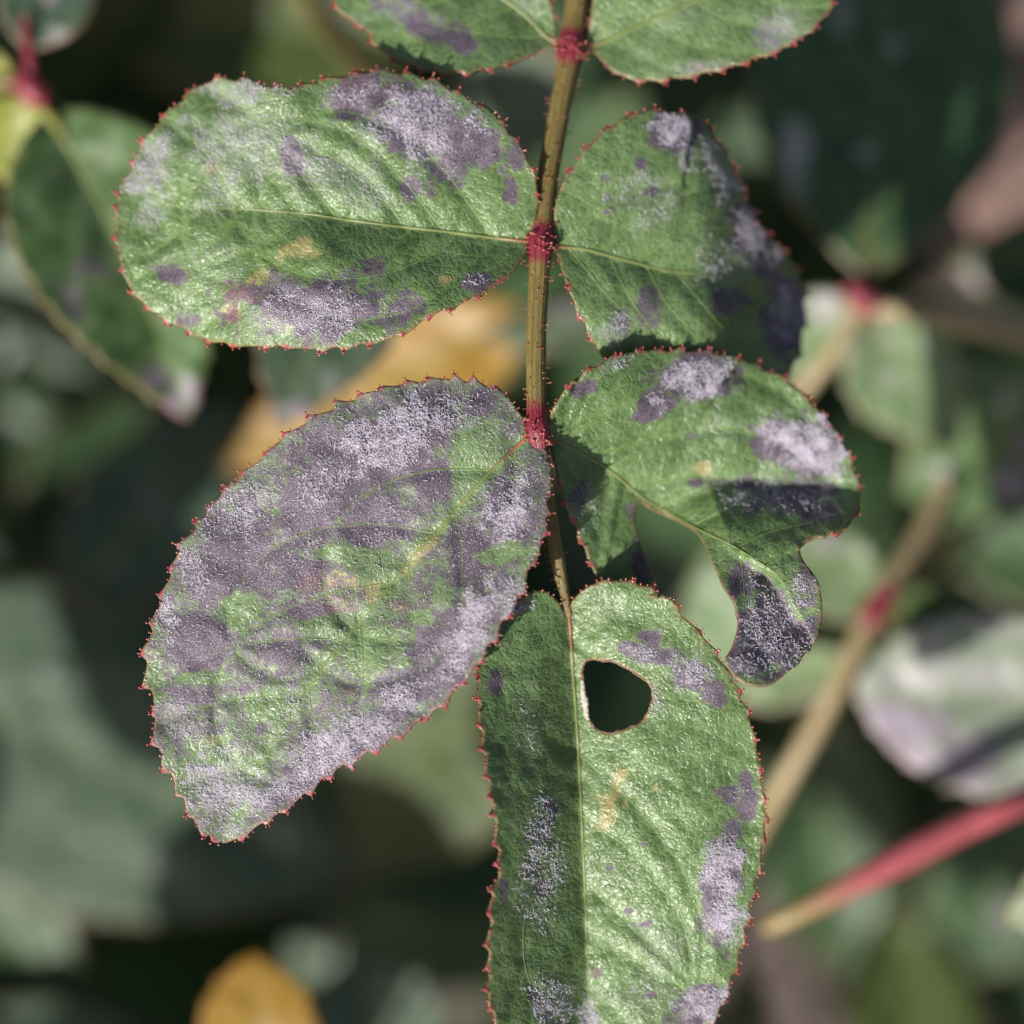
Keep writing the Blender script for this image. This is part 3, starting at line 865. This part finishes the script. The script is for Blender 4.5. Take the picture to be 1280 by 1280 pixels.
# leaflet: lower right, bitten and curled
o4 = [(683, 548), (685, 524), (696, 501), (714, 479), (739, 460), (771, 444), (804, 438), (847, 437), (883, 439), (919, 446), (955, 458), (987, 476), (1018, 506), (1046, 542),
      (1064, 571), (1072, 600), (1075, 630), (1064, 652), (1046, 666), (1022, 670), (1001, 684), (1006, 703), (1020, 722), (1028, 750), (1026, 780), (1017, 803), (1000, 827), (976, 847),
      (960, 857), (937, 856), (919, 847), (906, 825), (917, 806), (923, 780), (917, 754), (904, 733), (887, 698), (871, 668), (840, 648), (815, 637), (802, 629), (794, 640), (799, 672), (811, 706), (824, 745),
      (800, 742), (770, 733), (746, 719), (732, 687), (714, 647), (703, 621), (696, 589), (688, 558)]
m4 = [(673, 541), (686, 549), (710, 557), (739, 573), (768, 592), (804, 622), (840, 643), (872, 661), (912, 680), (948, 702), (975, 722), (1000, 770)]
bite = [(905, 735, 40), (870, 680, 45), (820, 640, 30), (800, 680, 45), (812, 720, 30), (915, 790, 45), (1010, 690, 28), (845, 650, 40), (890, 712, 42), (925, 770, 40), (905, 822, 36), (970, 850, 34), (1022, 770, 50), (1012, 720, 34), (940, 856, 36), (800, 650, 45), (818, 742, 40)]
def curl4(q, d, ss):
    """the far end folds up along a crease, plateaus, and the lower lobe falls away to the side"""
    def below(x0, y0, x1, y1):
        L = math.hypot(x1 - x0, y1 - y0)
        return ((x1 - x0) * (q[:, 1] - y0) - (y1 - y0) * (q[:, 0] - x0)) / L
    e = np.minimum(below(838, 650, 885, 604), below(880, 604, 1085, 612))
    up = 0.5 * (e + np.sqrt(e * e + 36))
    z = 130 * np.tanh(1.4 * up / 130)
    m = sstep(0, 14, d) * sstep(.45, .6, ss)
    f = below(925, 860, 900, 690)
    return z + m * (-0.42) * 0.5 * (f + np.sqrt(f * f + 200)) + m * 0.25 * np.maximum(q[:, 1] - 720, 0)

b4 = Blade(o4, m4, H([(0, -8), (0.15, -40), (0.35, -86), (0.6, -98), (1, -110)], [(0, .45, .05), (0.12, .48, .08), (0.4, .40, .09), (0.6, .05, .0), (1, 0, .0)], [(0, .26, .12), (0.5, .24, .10), (1, .20, .05)],
                     ripple=7, pucker=2.0, groove=4.0, plain_edges=bite, extra=curl4, bumps=[(880, 440, 150, 30, 0, -12)]),
           seed=4, tooth=(30, 6), veins=7, vang=58)
b4.build(spray, M_LEAF, fuzz=7000, base_mild=0.10,
         mild=[(875, 473, 60, 36, 0, 1), (822, 500, 26, 24, 0, .6), (1020, 560, 52, 52, 40, 1.0), (965, 540, 26, 32, 0, .6), (980, 622, 90, 34, 0, .45), (965, 785, 88, 96, 0, .45), (1005, 740, 30, 40, 0, .45), (735, 640, 30, 60, 0, .3), (900, 530, 70, 40, 0, .3), (775, 455, 40, 16, -20, .4)],
         purp=[(872, 474, 58, 34, 0, .85), (822, 506, 28, 22, -20, .95), (732, 483, 26, 13, -28, .95), (1020, 562, 46, 48, 40, .72), (965, 542, 25, 30, 10, .9), (868, 603, 14, 8, 0, .9), (985, 622, 92, 32, 0, .85), (940, 605, 60, 14, 0, .8), (966, 785, 72, 76, 0, .95), (920, 728, 22, 46, 20, .9),
               (725, 620, 14, 26, 20, .8), (806, 708, 26, 40, 0, .85), (1010, 730, 30, 40, 0, .7), (866, 545, 9, 7, 0, .6), (790, 640, 14, 20, 0, .6)],
         yell=[(877, 584, 13, 14, 0, 1)])

# leaflet: terminal, folded, with a hole
o5 = [(712, 770), (716, 750), (741, 730), (764, 725), (796, 729), (832, 744), (854, 769), (886, 802), (912, 841), (930, 877), (944, 922), (951, 963), (957, 1008), (955, 1049), (948, 1094), (939, 1135), (927, 1189), (911, 1235), (893, 1275),
      (866, 1312), (820, 1345), (752, 1366), (690, 1348), (648, 1318), (626, 1292), (615, 1266), (611, 1244), (611, 1198), (613, 1153), (615, 1117), (623, 1090), (621, 1044), (613, 990), (604, 936), (599, 890), (597, 840), (611, 804), (633, 768), (657, 744), (678, 739), (696, 750), (706, 764)]
m5 = [(711, 766), (713, 785), (716, 836), (721, 904), (725, 972), (728, 1040), (731, 1108), (734, 1198), (737, 1280), (746, 1356)]
hole5 = [(729, 833), (741, 825), (764, 827), (791, 839), (811, 855), (816, 873), (809, 893), (796, 906), (777, 912), (762, 917), (746, 911), (735, 895), (730, 868)]
b5 = Blade(o5, m5, H([(0, -36), (0.15, -38), (0.5, -34), (1, -60)], [(0, .5, .10), (0.15, .85, .22), (0.35, 1.05, .10), (1, 1.0, .05)], [(0, .30, .10), (0.5, .26, .09), (1, .2, .1)],
                     ripple=7, pucker=2.0, groove=2.8, crease=3.5, bumps=[(790, 735, 60, 25, 0, 4), (930, 1000, 30, 80, 0, -8)]),
           hole=hole5, seed=5, tooth=(32, 7), veins=7)
t5 = b5.build(spray, M_LEAF, fuzz=7000, base_mild=0.12, gland_step=10,
         mild=[(863, 845, 50, 32, 30, .5), (805, 815, 36, 24, 0, .5), (812, 880, 36, 30, 0, .4), (905, 1095, 36, 58, 0, .95), (903, 1145, 34, 46, 0, 1), (885, 1255, 55, 32, 0, .75), (925, 990, 24, 26, 0, .4), (680, 1085, 40, 120, 0, .42), (690, 1250, 50, 50, 0, .5), (660, 900, 30, 70, 0, .3), (650, 758, 34, 16, -20, .6), (735, 1262, 16, 40, 0, .6),
               (820, 1180, 60, 60, 0, .3), (760, 770, 40, 30, 0, .3), (800, 1250, 60, 40, 0, .3), (760, 970, 36, 30, 0, .3)],
         purp=[(814, 797, 20, 12, 10, .95), (800, 815, 28, 13, 10, .85), (830, 825, 20, 18, 0, .9), (864, 843, 40, 26, 30, .98), (893, 865, 26, 20, 40, .95), (913, 992, 18, 16, 0, .95), (932, 976, 13, 18, 0, .95), (935, 1005, 14, 24, 10, .95), (905, 1090, 30, 52, 5, .92), (900, 1145, 30, 46, 0, .85), (915, 1040, 14, 20, 0, .7),
               (878, 1256, 52, 24, -20, .9), (806, 1155, 18, 6, -10, .9), (786, 1138, 6, 4, 0, .8), (815, 1243, 9, 6, 0, .8), (742, 1216, 10, 9, 0, .9), (763, 1085, 5, 4, 0, .8), (803, 1055, 5, 4, 0, .7), (619, 852, 10, 16, 0, .9), (646, 757, 16, 10, -20, .7), (690, 1008, 12, 12, 40, .8), (678, 1108, 13, 11, 0, .8), (630, 1112, 8, 22, 0, .8), (667, 1244, 7, 8, 0, .8), (670, 1048, 6, 8, 0, .7), (640, 1000, 10, 20, 0, .5)],
         yell=[(757, 1012, 18, 26, 10, 1), (778, 970, 14, 11, -30, 1), (781, 1006, 8, 5, 0, 1), (820, 984, 8, 5, 0, .9), (770, 990, 10, 14, 20, .8)],
         red=[(742, 1216, 14, 12, 0, .8)])
# dried rim of the chewed hole and a papery shred on its left side
hz = b5.height(b5.hole)
rim = np.vstack([P(b5.hole, hz - 1.0), P(b5.hole[:1], hz[:1] - 1.0)])
M_RIM = plain("dried_brown_rim", (0.16, 0.085, 0.055), 0.75)
tube("hole_rim", rim, (0.5 + 1.7 * fbm(np.arange(len(rim)) / 4.0, np.zeros(len(rim)), 5) ** 1.5) * PX, M_RIM, t5, 6)
sv = []; sf = []
ys = np.linspace(850, 900, 26)
for i, y in enumerate(ys):
    x0 = np.interp(y, [833, 868, 895, 911], [728, 728, 733, 744])
    wdt = 0.5 + 5.0 * math.sin((i / 25) * math.pi) * (0.45 + fbm(np.array([i / 2.3]), np.array([0.0]), 3)[0])
    for (xx, dz) in ((x0 - 2, 0.5), (x0 + wdt * .5, 1.2 + rnd.uniform(-1, 1)), (x0 + wdt, -0.5 + rnd.uniform(-1.5, 1.5))):
        sv.append(P(np.array([[xx, y]]), b5.height(np.array([[xx, y]])) + dz)[0])
for i in range(25):
    for j in range(2):
        a = i * 3 + j; sf += [[a, a + 1, a + 4], [a, a + 4, a + 3]]
sh = mesh_np("papery_shred", np.array(sv), np.array(sf), M_SCAR, t5)
sh.modifiers.new("thickness", 'SOLIDIFY').thickness = 0.0001

# leaflets: the pair cut by the top of the picture
o6 = [(694, 54), (678, 63), (647, 77), (606, 88), (570, 92), (529, 87), (488, 72), (467, 52), (452, 34), (431, 22), (415, 0), (402, -35), (425, -85), (500, -120), (590, -112), (655, -70), (686, -10), (694, 30)]
m6 = [(712, 58), (694, 52), (681, 44), (653, 16), (615, -8), (530, -40), (408, -58)]
b6 = Blade(o6, m6, H([(0, -112), (0.4, -118), (1, -150)], [(0, .1, .1), (1, .1, .1)], [(0, .5, .1), (1, .4, .1)]), seed=6, tooth=(32, 7), veins=5, sp=4)
b6.build(spray, M_LEAF, base_mild=0.12, mild=[(500, 12, 60, 28, 20, .9), (570, 50, 40, 20, 30, .35), (660, 5, 20, 30, 0, .6), (450, 20, 20, 20, 0, .5)],
         purp=[(572, 44, 44, 22, 35, .95), (530, 35, 40, 20, 30, .9), (500, 12, 40, 20, 20, .6), (620, 60, 12, 6, 0, .6)])
o7 = [(740, 54), (751, 75), (771, 92), (807, 102), (848, 98), (895, 89), (952, 71), (993, 53), (1024, 30), (1040, 5), (1048, -40), (1005, -100), (900, -125), (810, -95), (755, -35), (738, 20)]
m7 = [(716, 60), (740, 55), (757, 52), (797, 33), (838, 15), (900, -8), (1046, -38)]
b7 = Blade(o7, m7, H([(0, -112), (0.4, -110), (1, -118)], [(0, .38, .12), (1, .35, .1)], [(0, .1, .1), (1, .1, .1)]), seed=7, tooth=(34, 7), veins=5, sp=4)
b7.build(spray, M_LEAF, base_mild=0.16, mild=[(968, 40, 44, 32, -20, 1), (875, 84, 44, 12, -5, .9), (800, 70, 30, 16, 20, .4), (850, 30, 60, 25, -20, .35)],
         purp=[(962, 44, 34, 26, 0, .5), (875, 84, 30, 8, 0, .45)], red=[(890, 86, 40, 10, 0, .8)])


# ------------------------------------------------------------------ soft leaves behind
def oval(base, tip, width, skew=0.0, fat=0.8, n=26):
    """outline and midrib of an ordinary leaflet from base to tip"""
    b = np.array(base[:2], float); t = np.array(tip[:2], float)
    ax = t - b; L = np.linalg.norm(ax); ax /= L; nr = np.array([-ax[1], ax[0]])
    u = 0.5 - 0.5 * np.cos(math.pi * np.linspace(0, 1, n))
    prof = np.sin(math.pi * u ** fat) ** (0.85 if fat < 1.05 else 0.6) * width * 0.5
    bow = skew * np.sin(math.pi * u) * L
    midl = b + ax * (u * L)[:, None] + nr * bow[:, None]
    up = midl + nr * prof[:, None]; dn = midl - nr * prof[:, None]
    out = np.vstack([up, dn[1:-1][::-1]])
    return out, midl[::3] if (n - 1) % 3 == 0 else np.vstack([midl[::3], midl[-1]])

BD = 1.5
def deeper(p):
    return (p[0], p[1], p[2] * BD)
_bg_seed = [40]
def bg_leaflet(parent, base, tip, width, mat, fold=(0.35, 0.35), sag=0.0, skew=0.0, mildew=0.3, spots=(), veins=4, tooth=(34, 7), ripple=8, fat=0.8, sp=9, curl=0.1, base_m=None, base_p=0.0):
    """base/tip: (x, y, depth)"""
    base = deeper(base); tip = deeper(tip); sag *= BD
    _bg_seed[0] += 1; sd = _bg_seed[0]
    out, md = oval(base, tip, width, skew, fat)
    h = H([(0, base[2]), (0.5, (base[2] + tip[2]) / 2 + sag), (1, tip[2])], [(0, fold[0], curl), (1, fold[0], curl)], [(0, fold[1], curl), (1, fold[1], curl)], ripple=ripple, pucker=1.0, groove=2.0)
    bl = Blade(out, md, h, seed=sd, tooth=tooth, veins=veins, sp=sp)
    rr = random.Random(sd)
    mi = []; pu = []
    for k in range(int(mildew * 14)):
        i = rr.randrange(len(bl.V)); x, y = bl.V[i]; r = rr.uniform(.06, .16) * width
        mi.append((x, y, r * 1.4, r, rr.uniform(0, 180), rr.uniform(.4, .9)))
        if rr.random() < .6:
            pu.append((x, y, r * 1.3, r, rr.uniform(0, 180), rr.uniform(.5, .9)))
    for (x, y, rx, ry, m_, p_) in spots:
        if m_:
            mi.append((x, y, rx, ry, 0, m_))
        if p_:
            pu.append((x, y, rx, ry, 0, p_))
    return bl.build(parent, mat, mild=mi, purp=pu, glands_n=False, base_mild=base_m if base_m is not None else (0.1 if mildew > .2 else 0.03), base_purp=base_p, rib=(6, 2))

def bg_stem(name, pts, wd, mat, parent=None, sides=10):
    p = catmull([deeper(a) for a in pts], 12)
    l0 = np.linspace(0, 1, len(wd)); r = np.interp(np.linspace(0, 1, len(p)), l0, wd)
    return tube(name, P(p[:, :2], p[:, 2]), r * 0.5 * PX, mat, parent, sides)

def bg_leaf(label, at, group=None):
    return thing("rose_leaf", label, "leaf", P(np.array([at[:2]]), [at[2] * BD])[0], group)

M_LIME = soft_leaf_mat("rose_leaf_lime", (0.20, 0.24, 0.035), (0.30, 0.31, 0.06), 0.35, (0.45, 0.45, 0.06), 0.15)
M_BROWN = soft_leaf_mat("lit_soil_brown", (0.17, 0.105, 0.085), (0.25, 0.165, 0.14), 0.12, (0.25, 0.15, 0.08), 0.10)  # pink-brown of sunlit soil, put into a leaf colour

def petiole(parent, base, away, drop, wd=(12, 16), mat=None):
    b = np.array(base, float); a = np.array(away, float)
    e = np.array([a[0], a[1], b[2] - drop])
    m = (b + e) / 2; m[2] += drop * 0.25
    return bg_stem("petiole", [tuple(b), tuple(m), tuple(e)], list(wd), mat or M_RACHIS, parent)

def bg_node(parent, x, y, d, w):
    k = np.linspace(-1, 1, 9)
    return tube("node", P(np.stack([x + k * w * .4, y + k * w * .4], 1), np.full(9, d * BD)), w * .5 * (0.55 + .45 * np.cos(k * 1.4)) * PX, M_NODE, parent, 10)

def single(label, base, tip, width, mat, away, drop=250, **kw):
    t = bg_leaf(label, base)
    bg_leaflet(t, base, tip, width, mat, **kw)
    petiole(t, base, away, drop)
    return t

# leaf with the red joint at the upper left
t = bg_leaf("blurred rose leaf with red joint, yellow-green leaflet and large folded grey-green leaflet", (38, 108, -330))
bg_node(t, 40, 112, -330, 44)
bg_stem("petiole", [(40, 110, -330), (-40, 90, -350), (-160, 60, -480), (-420, 40, -900)], [20, 24, 30, 34], M_RACHIS, t)
bg_stem("rachis", [(30, 20, -325), (36, 70, -326), (42, 112, -330), (64, 146, -328)], [9, 15, 18, 10], M_NODE, t)
bg_leaflet(t, (32, 60, -328), (92, -120, -370), 130, M_GREY, fold=(.4, .1), mildew=.1, spots=[(72, 42, 26, 20, .9, .3)])
bg_leaflet(t, (28, 118, -330), (10, 232, -350), 120, M_LIME, mildew=.05)
bg_leaflet(t, (20, 100, -332), (-80, 70, -340), 60, M_LIME, mildew=.05)
bg_leaflet(t, (62, 140, -330), (238, 524, -330), 250, M_SOFT, fold=(.75, .12), skew=-0.03, mildew=.2, ripple=10, fat=.72,
           spots=[(120, 200, 60, 40, .35, 0), (225, 495, 34, 40, .8, .9), (200, 470, 30, 26, .5, .8), (110, 330, 26, 26, .3, .6), (200, 110, 70, 18, .6, 0)])
single("blurred grey-green leaflet with mildewed tip hanging below the broad whitish leaflet", (440, 320, -400), (345, 532, -360), 180, M_GREY, (560, 260), fold=(.2, .5), fat=.62,
       spots=[(360, 515, 40, 20, .7, .8), (290, 470, 20, 30, .5, .8), (410, 480, 30, 30, .4, .3)], mildew=.1)

# behind the top left
single("dark olive leaf in deep blur above the broad whitish leaflet", (520, 40, -900), (70, 20, -960), 210, M_OLIVE, (640, 60), 400, mildew=0)
c = thing("rose_cane", "pale green slanting cane, blurred, beside the dark olive leaf", "cane", P(np.array([[330, -120]]), [-600])[0])
bg_stem("shoot", [(330, -120, -640), (385, -10, -620), (450, 75, -620), (560, 220, -700), (620, 330, -1200)], [40, 40, 40, 40, 40], M_RACHIS, c)
single("grey-green blurred leaf behind the red-jointed stem, left of it", (700, 60, -620), (530, 240, -680), 150, M_GREY, (800, -40), mildew=.1)
single("dark blue-green blurred leaf behind the stem, between the upper leaflets", (790, 100, -760), (640, 330, -800), 170, M_DARK, (900, 20), mildew=.05)
single("pale dusty leaf, blurred, peeping out right of the stem below the second joint", (610, 420, -640), (800, 395, -640), 60, M_GREY, (520, 440), mildew=.6, fold=(.1, .1))

# the leaf at the upper right with its joint
t = bg_leaf("large dark green rose leaf with beige stalk, blurred, its big leaflet pointing up", (1078, 376, -480))
bg_leaflet(t, (1082, 345, -480), (1125, -190, -600), 330, M_DEEP, fold=(.12, .12), mildew=0.02, ripple=6, fat=.92, veins=5, tooth=(40, 6),
           spots=[(996, 185, 24, 60, .9, .2), (1080, 190, 14, 14, .8, .5), (1218, 95, 18, 18, .4, .3), (1052, 20, 30, 30, .8, .3), (1118, 62, 14, 28, .7, .1)])
bg_leaflet(t, (1066, 372, -480), (968, 470, -500), 105, M_PALE, fold=(.1, .3), mildew=.3, spots=[(1030, 390, 26, 34, .8, .5)])
bg_leaflet(t, (1082, 395, -482), (1195, 560, -520), 150, M_PALE, fold=(.2, .2), mildew=.3, spots=[(1110, 430, 30, 20, .7, 0)])
bg_node(t, 1078, 372, -476, 42)
bg_stem("rachis", [(1068, 362, -478), (1090, 382, -478), (1170, 396, -478), (1255, 414, -500), (1400, 440, -640), (1560, 470, -1100)], [26, 36, 38, 38, 40, 44], M_CANE, t)
bg_stem("petiolule", [(1072, 388, -480), (1050, 425, -484), (1010, 480, -500), (950, 540, -560)], [22, 24, 24, 20], M_CANE, t)
single("green rose leaf dotted with pale mildew, blurred, under the beige stalk", (1350, 440, -560), (1130, 655, -590), 230, M_SOFT, (1480, 400), fold=(.2, .3), mildew=.15,
       spots=[(1262, 500, 22, 26, .9, .2), (1170, 588, 26, 20, .9, .3), (1220, 470, 20, 16, .6, 0)])
single("pink-brown leaf shape added in place of sunlit soil, blurred, beside the big dark leaflet", (1330, 400, -800), (1290, -140, -860), 250, M_BROWN, (1400, 560), 400, mildew=0, fold=(.1, .1))  # leaf shape added as a stand-in for the lit soil
single("dull dark leaf with brownish edge under the pink-brown leaf shape", (1380, 330, -640), (1190, 330, -680), 120, M_DARK, (1500, 340), mildew=.1)
single("brownish dark leaf, blurred, under the green mildew-dotted leaf", (1400, 690, -800), (1170, 690, -820), 150, M_DARK, (1500, 700), mildew=.1)

# cane on the right
c = thing("rose_cane", "beige slanting cane with a reddish joint, blurred, passing behind the bitten leaflet", "cane", P(np.array([[780, 1320]]), [-1400])[0])
bg_stem("shoot", [(1180, 610, -560), (1150, 670, -540), (1095, 760, -510), (1030, 890, -510), (960, 1012, -560), (880, 1150, -760), (820, 1280, -1300), (790, 1330, -2200), (780, 1380, -4400)], [28, 32, 33, 36, 36, 40, 44, 50, 60], M_CANE, c)
bg_stem("joint", [(1108, 738, -512), (1095, 762, -508), (1082, 786, -510)], [32, 40, 33], M_NODE, c)
single("small green leaf growing from the reddish joint of the beige cane", (1108, 768, -500), (1270, 800, -540), 105, M_SOFT, (1090, 790), 60, fold=(.2, .3), mildew=.1, spots=[(1190, 770, 40, 16, .4, .6)])
single("pale mildewed small leaf, blurred, left of the reddish joint", (1090, 770, -520), (995, 650, -560), 110, M_PALE, (1100, 790), 60, mildew=.6, fold=(.2, .2))
single("bright green leaf, blurred, seen through the bite of the curled leaflet", (1030, 690, -620), (845, 850, -680), 190, M_SOFT, (1090, 640), mildew=.08, fold=(.2, .2))
single("thin pale leaf, blurred, below the tip of the curled leaflet", (1060, 820, -560), (915, 878, -580), 70, M_PALE, (1100, 780), 100, mildew=.3)
single("dusty grey-green leaf, blurred, behind the stem above the folded leaflet", (700, 560, -1000), (880, 790, -1040), 190, M_GREY, (640, 500), 400, mildew=.05)

# the pale mildewed leaf and the red cane
t = bg_leaf("blurred leaf thickly coated in pale pinkish-white mildew, above the red cane", (1440, 880, -450))
bg_leaflet(t, (1420, 870, -450), (1070, 862, -450), 230, M_SOFT, fold=(.10, .16), mildew=0, ripple=16, fat=1.1, skew=-.04, base_m=.62, base_p=.34,
           spots=[(1150, 840, 80, 60, 1, .2), (1120, 900, 60, 60, .75, .8), (1250, 850, 60, 50, .95, 0), (1200, 950, 60, 40, .8, .8), (1260, 920, 30, 20, .3, 0)])
petiole(t, (1420, 870, -450), (1560, 830), 300)
c = thing("rose_cane", "pinkish red young cane with a green end, slanting below the pale mildewed leaf", "cane", P(np.array([[960, 1160]]), [-400])[0])
bg_stem("shoot", [(962, 1158, -370), (975, 1152, -355), (1020, 1130, -348), (1070, 1103, -345), (1120, 1077, -345), (1200, 1036, -350), (1290, 996, -365), (1420, 930, -500), (1600, 830, -1200)],
        [26, 44, 36, 31, 28, 27, 28, 32, 36], M_FADE, c)
single("pale mildewed leaf edge, blurred, under the red cane", (1420, 1090, -320), (1258, 1150, -330), 130, M_PALE, (1500, 1060), mildew=.8, fold=(.2, .2))
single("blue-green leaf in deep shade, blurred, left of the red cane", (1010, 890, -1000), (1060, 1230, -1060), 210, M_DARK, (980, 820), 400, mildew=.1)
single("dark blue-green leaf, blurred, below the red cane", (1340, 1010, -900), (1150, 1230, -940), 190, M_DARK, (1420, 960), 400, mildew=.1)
single("olive leaf, blurred, pointing up beneath the red cane's green end", (1160, 1400, -900), (1110, 1120, -940), 170, M_OLIVE, (1190, 1500), 400, mildew=0)
single("narrow olive stalk-like leaf, blurred, beside the edge of the folded leaflet", (940, 1380, -800), (925, 1180, -820), 60, M_OLIVE, (950, 1500), 400, mildew=0)

# left and below
single("large grey-green leaf with pinkish blotches, blurred, below the most mildewed leaflet's tip", (-200, 800, -760), (440, 1100, -800), 400, M_GREY, (-400, 720), 500, fold=(.16, .2), mildew=0, fat=.9, veins=5,
       spots=[(350, 1052, 20, 18, .6, .1), (210, 1080, 40, 34, .5, .3), (80, 850, 60, 36, .4, 0)])
single("grey-green folded leaf, blurred, with an orange-brown base at the left", (88, 760, -760), (300, 500, -800), 190, M_GREY, (60, 800), 300, fold=(.3, .4), mildew=.15, spots=[(200, 630, 60, 40, .4, 0)])
single("green shaded leaf, blurred, beside the grey-green folded leaf", (60, 720, -900), (170, 490, -940), 170, M_DARK, (40, 800), 300, mildew=.05)
single("amber yellow leaf, blurred, between the two left leaflets", (665, 390, -640), (275, 585, -720), 170, M_YELL, (760, 330), 300, mildew=0, fold=(.15, .2))
single("olive green leaf, blurred, under the most mildewed leaflet beside the folded one", (660, 840, -760), (350, 1090, -820), 260, M_OLIVE, (760, 760), 400, mildew=0, fold=(.2, .2))
single("amber yellow leaf, blurred, poking up at the bottom beside a grey-green one", (330, 1420, -440), (318, 1195, -440), 150, M_YELL, (340, 1540), 400, mildew=0, fold=(.15, .15), fat=1.2)
single("rounded grey-green leaf, blurred, beside the lower amber leaf", (480, 1420, -740), (455, 1195, -740), 190, M_GREY, (490, 1540), 400, mildew=.1, fat=1.25)
single("very dark leaf added to darken the gap under the olive green leaf", (640, 1060, -1000), (420, 1230, -1040), 230, M_DARK, (740, 1000), 400, mildew=0)  # dark leaf put in so the gap between leaves reads as shade
single("small pale grey leaf in deep blur above the lower amber leaf", (392, 1040, -1000), (408, 1200, -1010), 75, M_GREY, (370, 960), 300, mildew=.6)
single("dark green leaf, blurred, at the lower left beneath the large grey-green leaf", (-90, 1050, -800), (105, 1290, -840), 170, M_DARK, (-200, 960), 400, mildew=.05)
single("dull grey-green leaf, blurred, under the dark green leaf at the lower left", (-60, 1330, -780), (170, 1290, -800), 130, M_GREY, (-200, 1360), 400, mildew=.05)
single("pale mildewed leaf edge, blurred, left of the grey-green folded leaf", (-120, 650, -560), (8, 700, -560), 110, M_PALE, (-240, 620), 300, mildew=.6)

# ------------------------------------------------------------------ the rest of the bush, with unseen leaves added for shade
def foliage(name, label, cat, spots, mat, lo, hi):
    u = np.linspace(0, 1, 7); prof = np.sin(math.pi * u ** .8) ** .85
    VV = []; FF = []; CC = []; o = 0
    for (c, r) in spots:
        L = r.uniform(lo, hi); W = L * r.uniform(.28, .36)
        # leaf plane: mostly facing up, tilted at random
        nrm = Vector((r.gauss(0, .45), r.gauss(0, .45), 1)).normalized()
        a = r.uniform(0, 2 * math.pi)
        ax = Vector((math.cos(a), math.sin(a), 0)); ax = (ax - nrm * ax.dot(nrm)).normalized(); sd = nrm.cross(ax)
        ax, sd, nn = np.array(ax), np.array(sd), np.array(nrm)
        f = r.uniform(.1, .5)
        for k in range(7):
            m = np.array(c) + ax * L * (u[k] - .5) - nn * L * .25 * (u[k] - .4) ** 2
            wv = prof[k] * W
            VV += [m + sd * wv + nn * wv * f, m, m - sd * wv + nn * wv * f]
            x = r.random()
        q = r.uniform(0, 500)
        CC += [(q + u[k // 3] * L * 1000, q + (k % 3) * 12, 0) for k in range(21)]
        for k in range(6):
            b = o + k * 3
            for j in (0, 1):
                FF += [[b + j, b + j + 1, b + j + 4], [b + j, b + j + 4, b + j + 3]]
        o += 21
    ob = mesh_np(name, np.array(VV), np.array(FF), mat, attrs={"co": np.array(CC)})
    ob["kind"] = "stuff"; ob["label"] = label; ob["category"] = cat
    return ob

rr = random.Random(11)
deep = []
for k in range(520):
    x = rr.uniform(-900, 2200); y = rr.uniform(-900, 2200); d = -rr.uniform(1350, 3300)
    deep.append((P(np.array([[x, y]]), [d])[0], rr))
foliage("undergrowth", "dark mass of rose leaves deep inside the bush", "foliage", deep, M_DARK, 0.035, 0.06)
round_ = []  # out-of-view ring of leaves, added to shade the depths
while len(round_) < 900:
    x = rr.uniform(-4200, 5000); y = rr.uniform(-4200, 5200); d = -rr.uniform(800, 3200)
    if -260 < x < 1540 and -260 < y < 1540:
        continue
    round_.append((P(np.array([[x, y]]), [d])[0], rr))
while len(round_) < 965:  # unseen leaves towards the sun, added to shade the leaves farther back
    x = rr.uniform(-1700, 2300); y = rr.uniform(-300, 2900); d = -rr.uniform(170, 470)
    if (x > -420 and y < 1720) or x > 2300 - (y - 1700):
        continue
    round_.append((P(np.array([[x, y]]), [d])[0], rr))
foliage("shading_foliage", "unseen leaf mass of the rose bush around the mildewed spray, added to shade the leaves behind", "foliage", round_, M_DARK, 0.035, 0.06)
# upright canes that carry the leaves, rooted in the soil
for (lab, pts) in (("upright cane carrying the sharp mildewed leaf, beyond the top joint", [(735, -255, -188 / BD), (790, -420, -300), (860, -520, -700), (900, -560, -1800), (920, -600, -4600)]),
                   ("upright cane carrying the leaf with the yellow-green leaflet", [(-300, -200, -500), (-420, 40, -900), (-520, 140, -2400), (-560, 200, -4600)]),
                   ("upright cane carrying the big dark leaflet's beige stalk", [(1480, 300, -600), (1560, 470, -1100), (1640, 560, -2600), (1660, 600, -4600)])):
    c = thing("rose_cane", lab, "cane", P(np.array([pts[-1][:2]]), [pts[-1][2]])[0])
    bg_stem("shoot", pts, [30, 46, 60, 70, 80][:len(pts)], M_CANE, c)
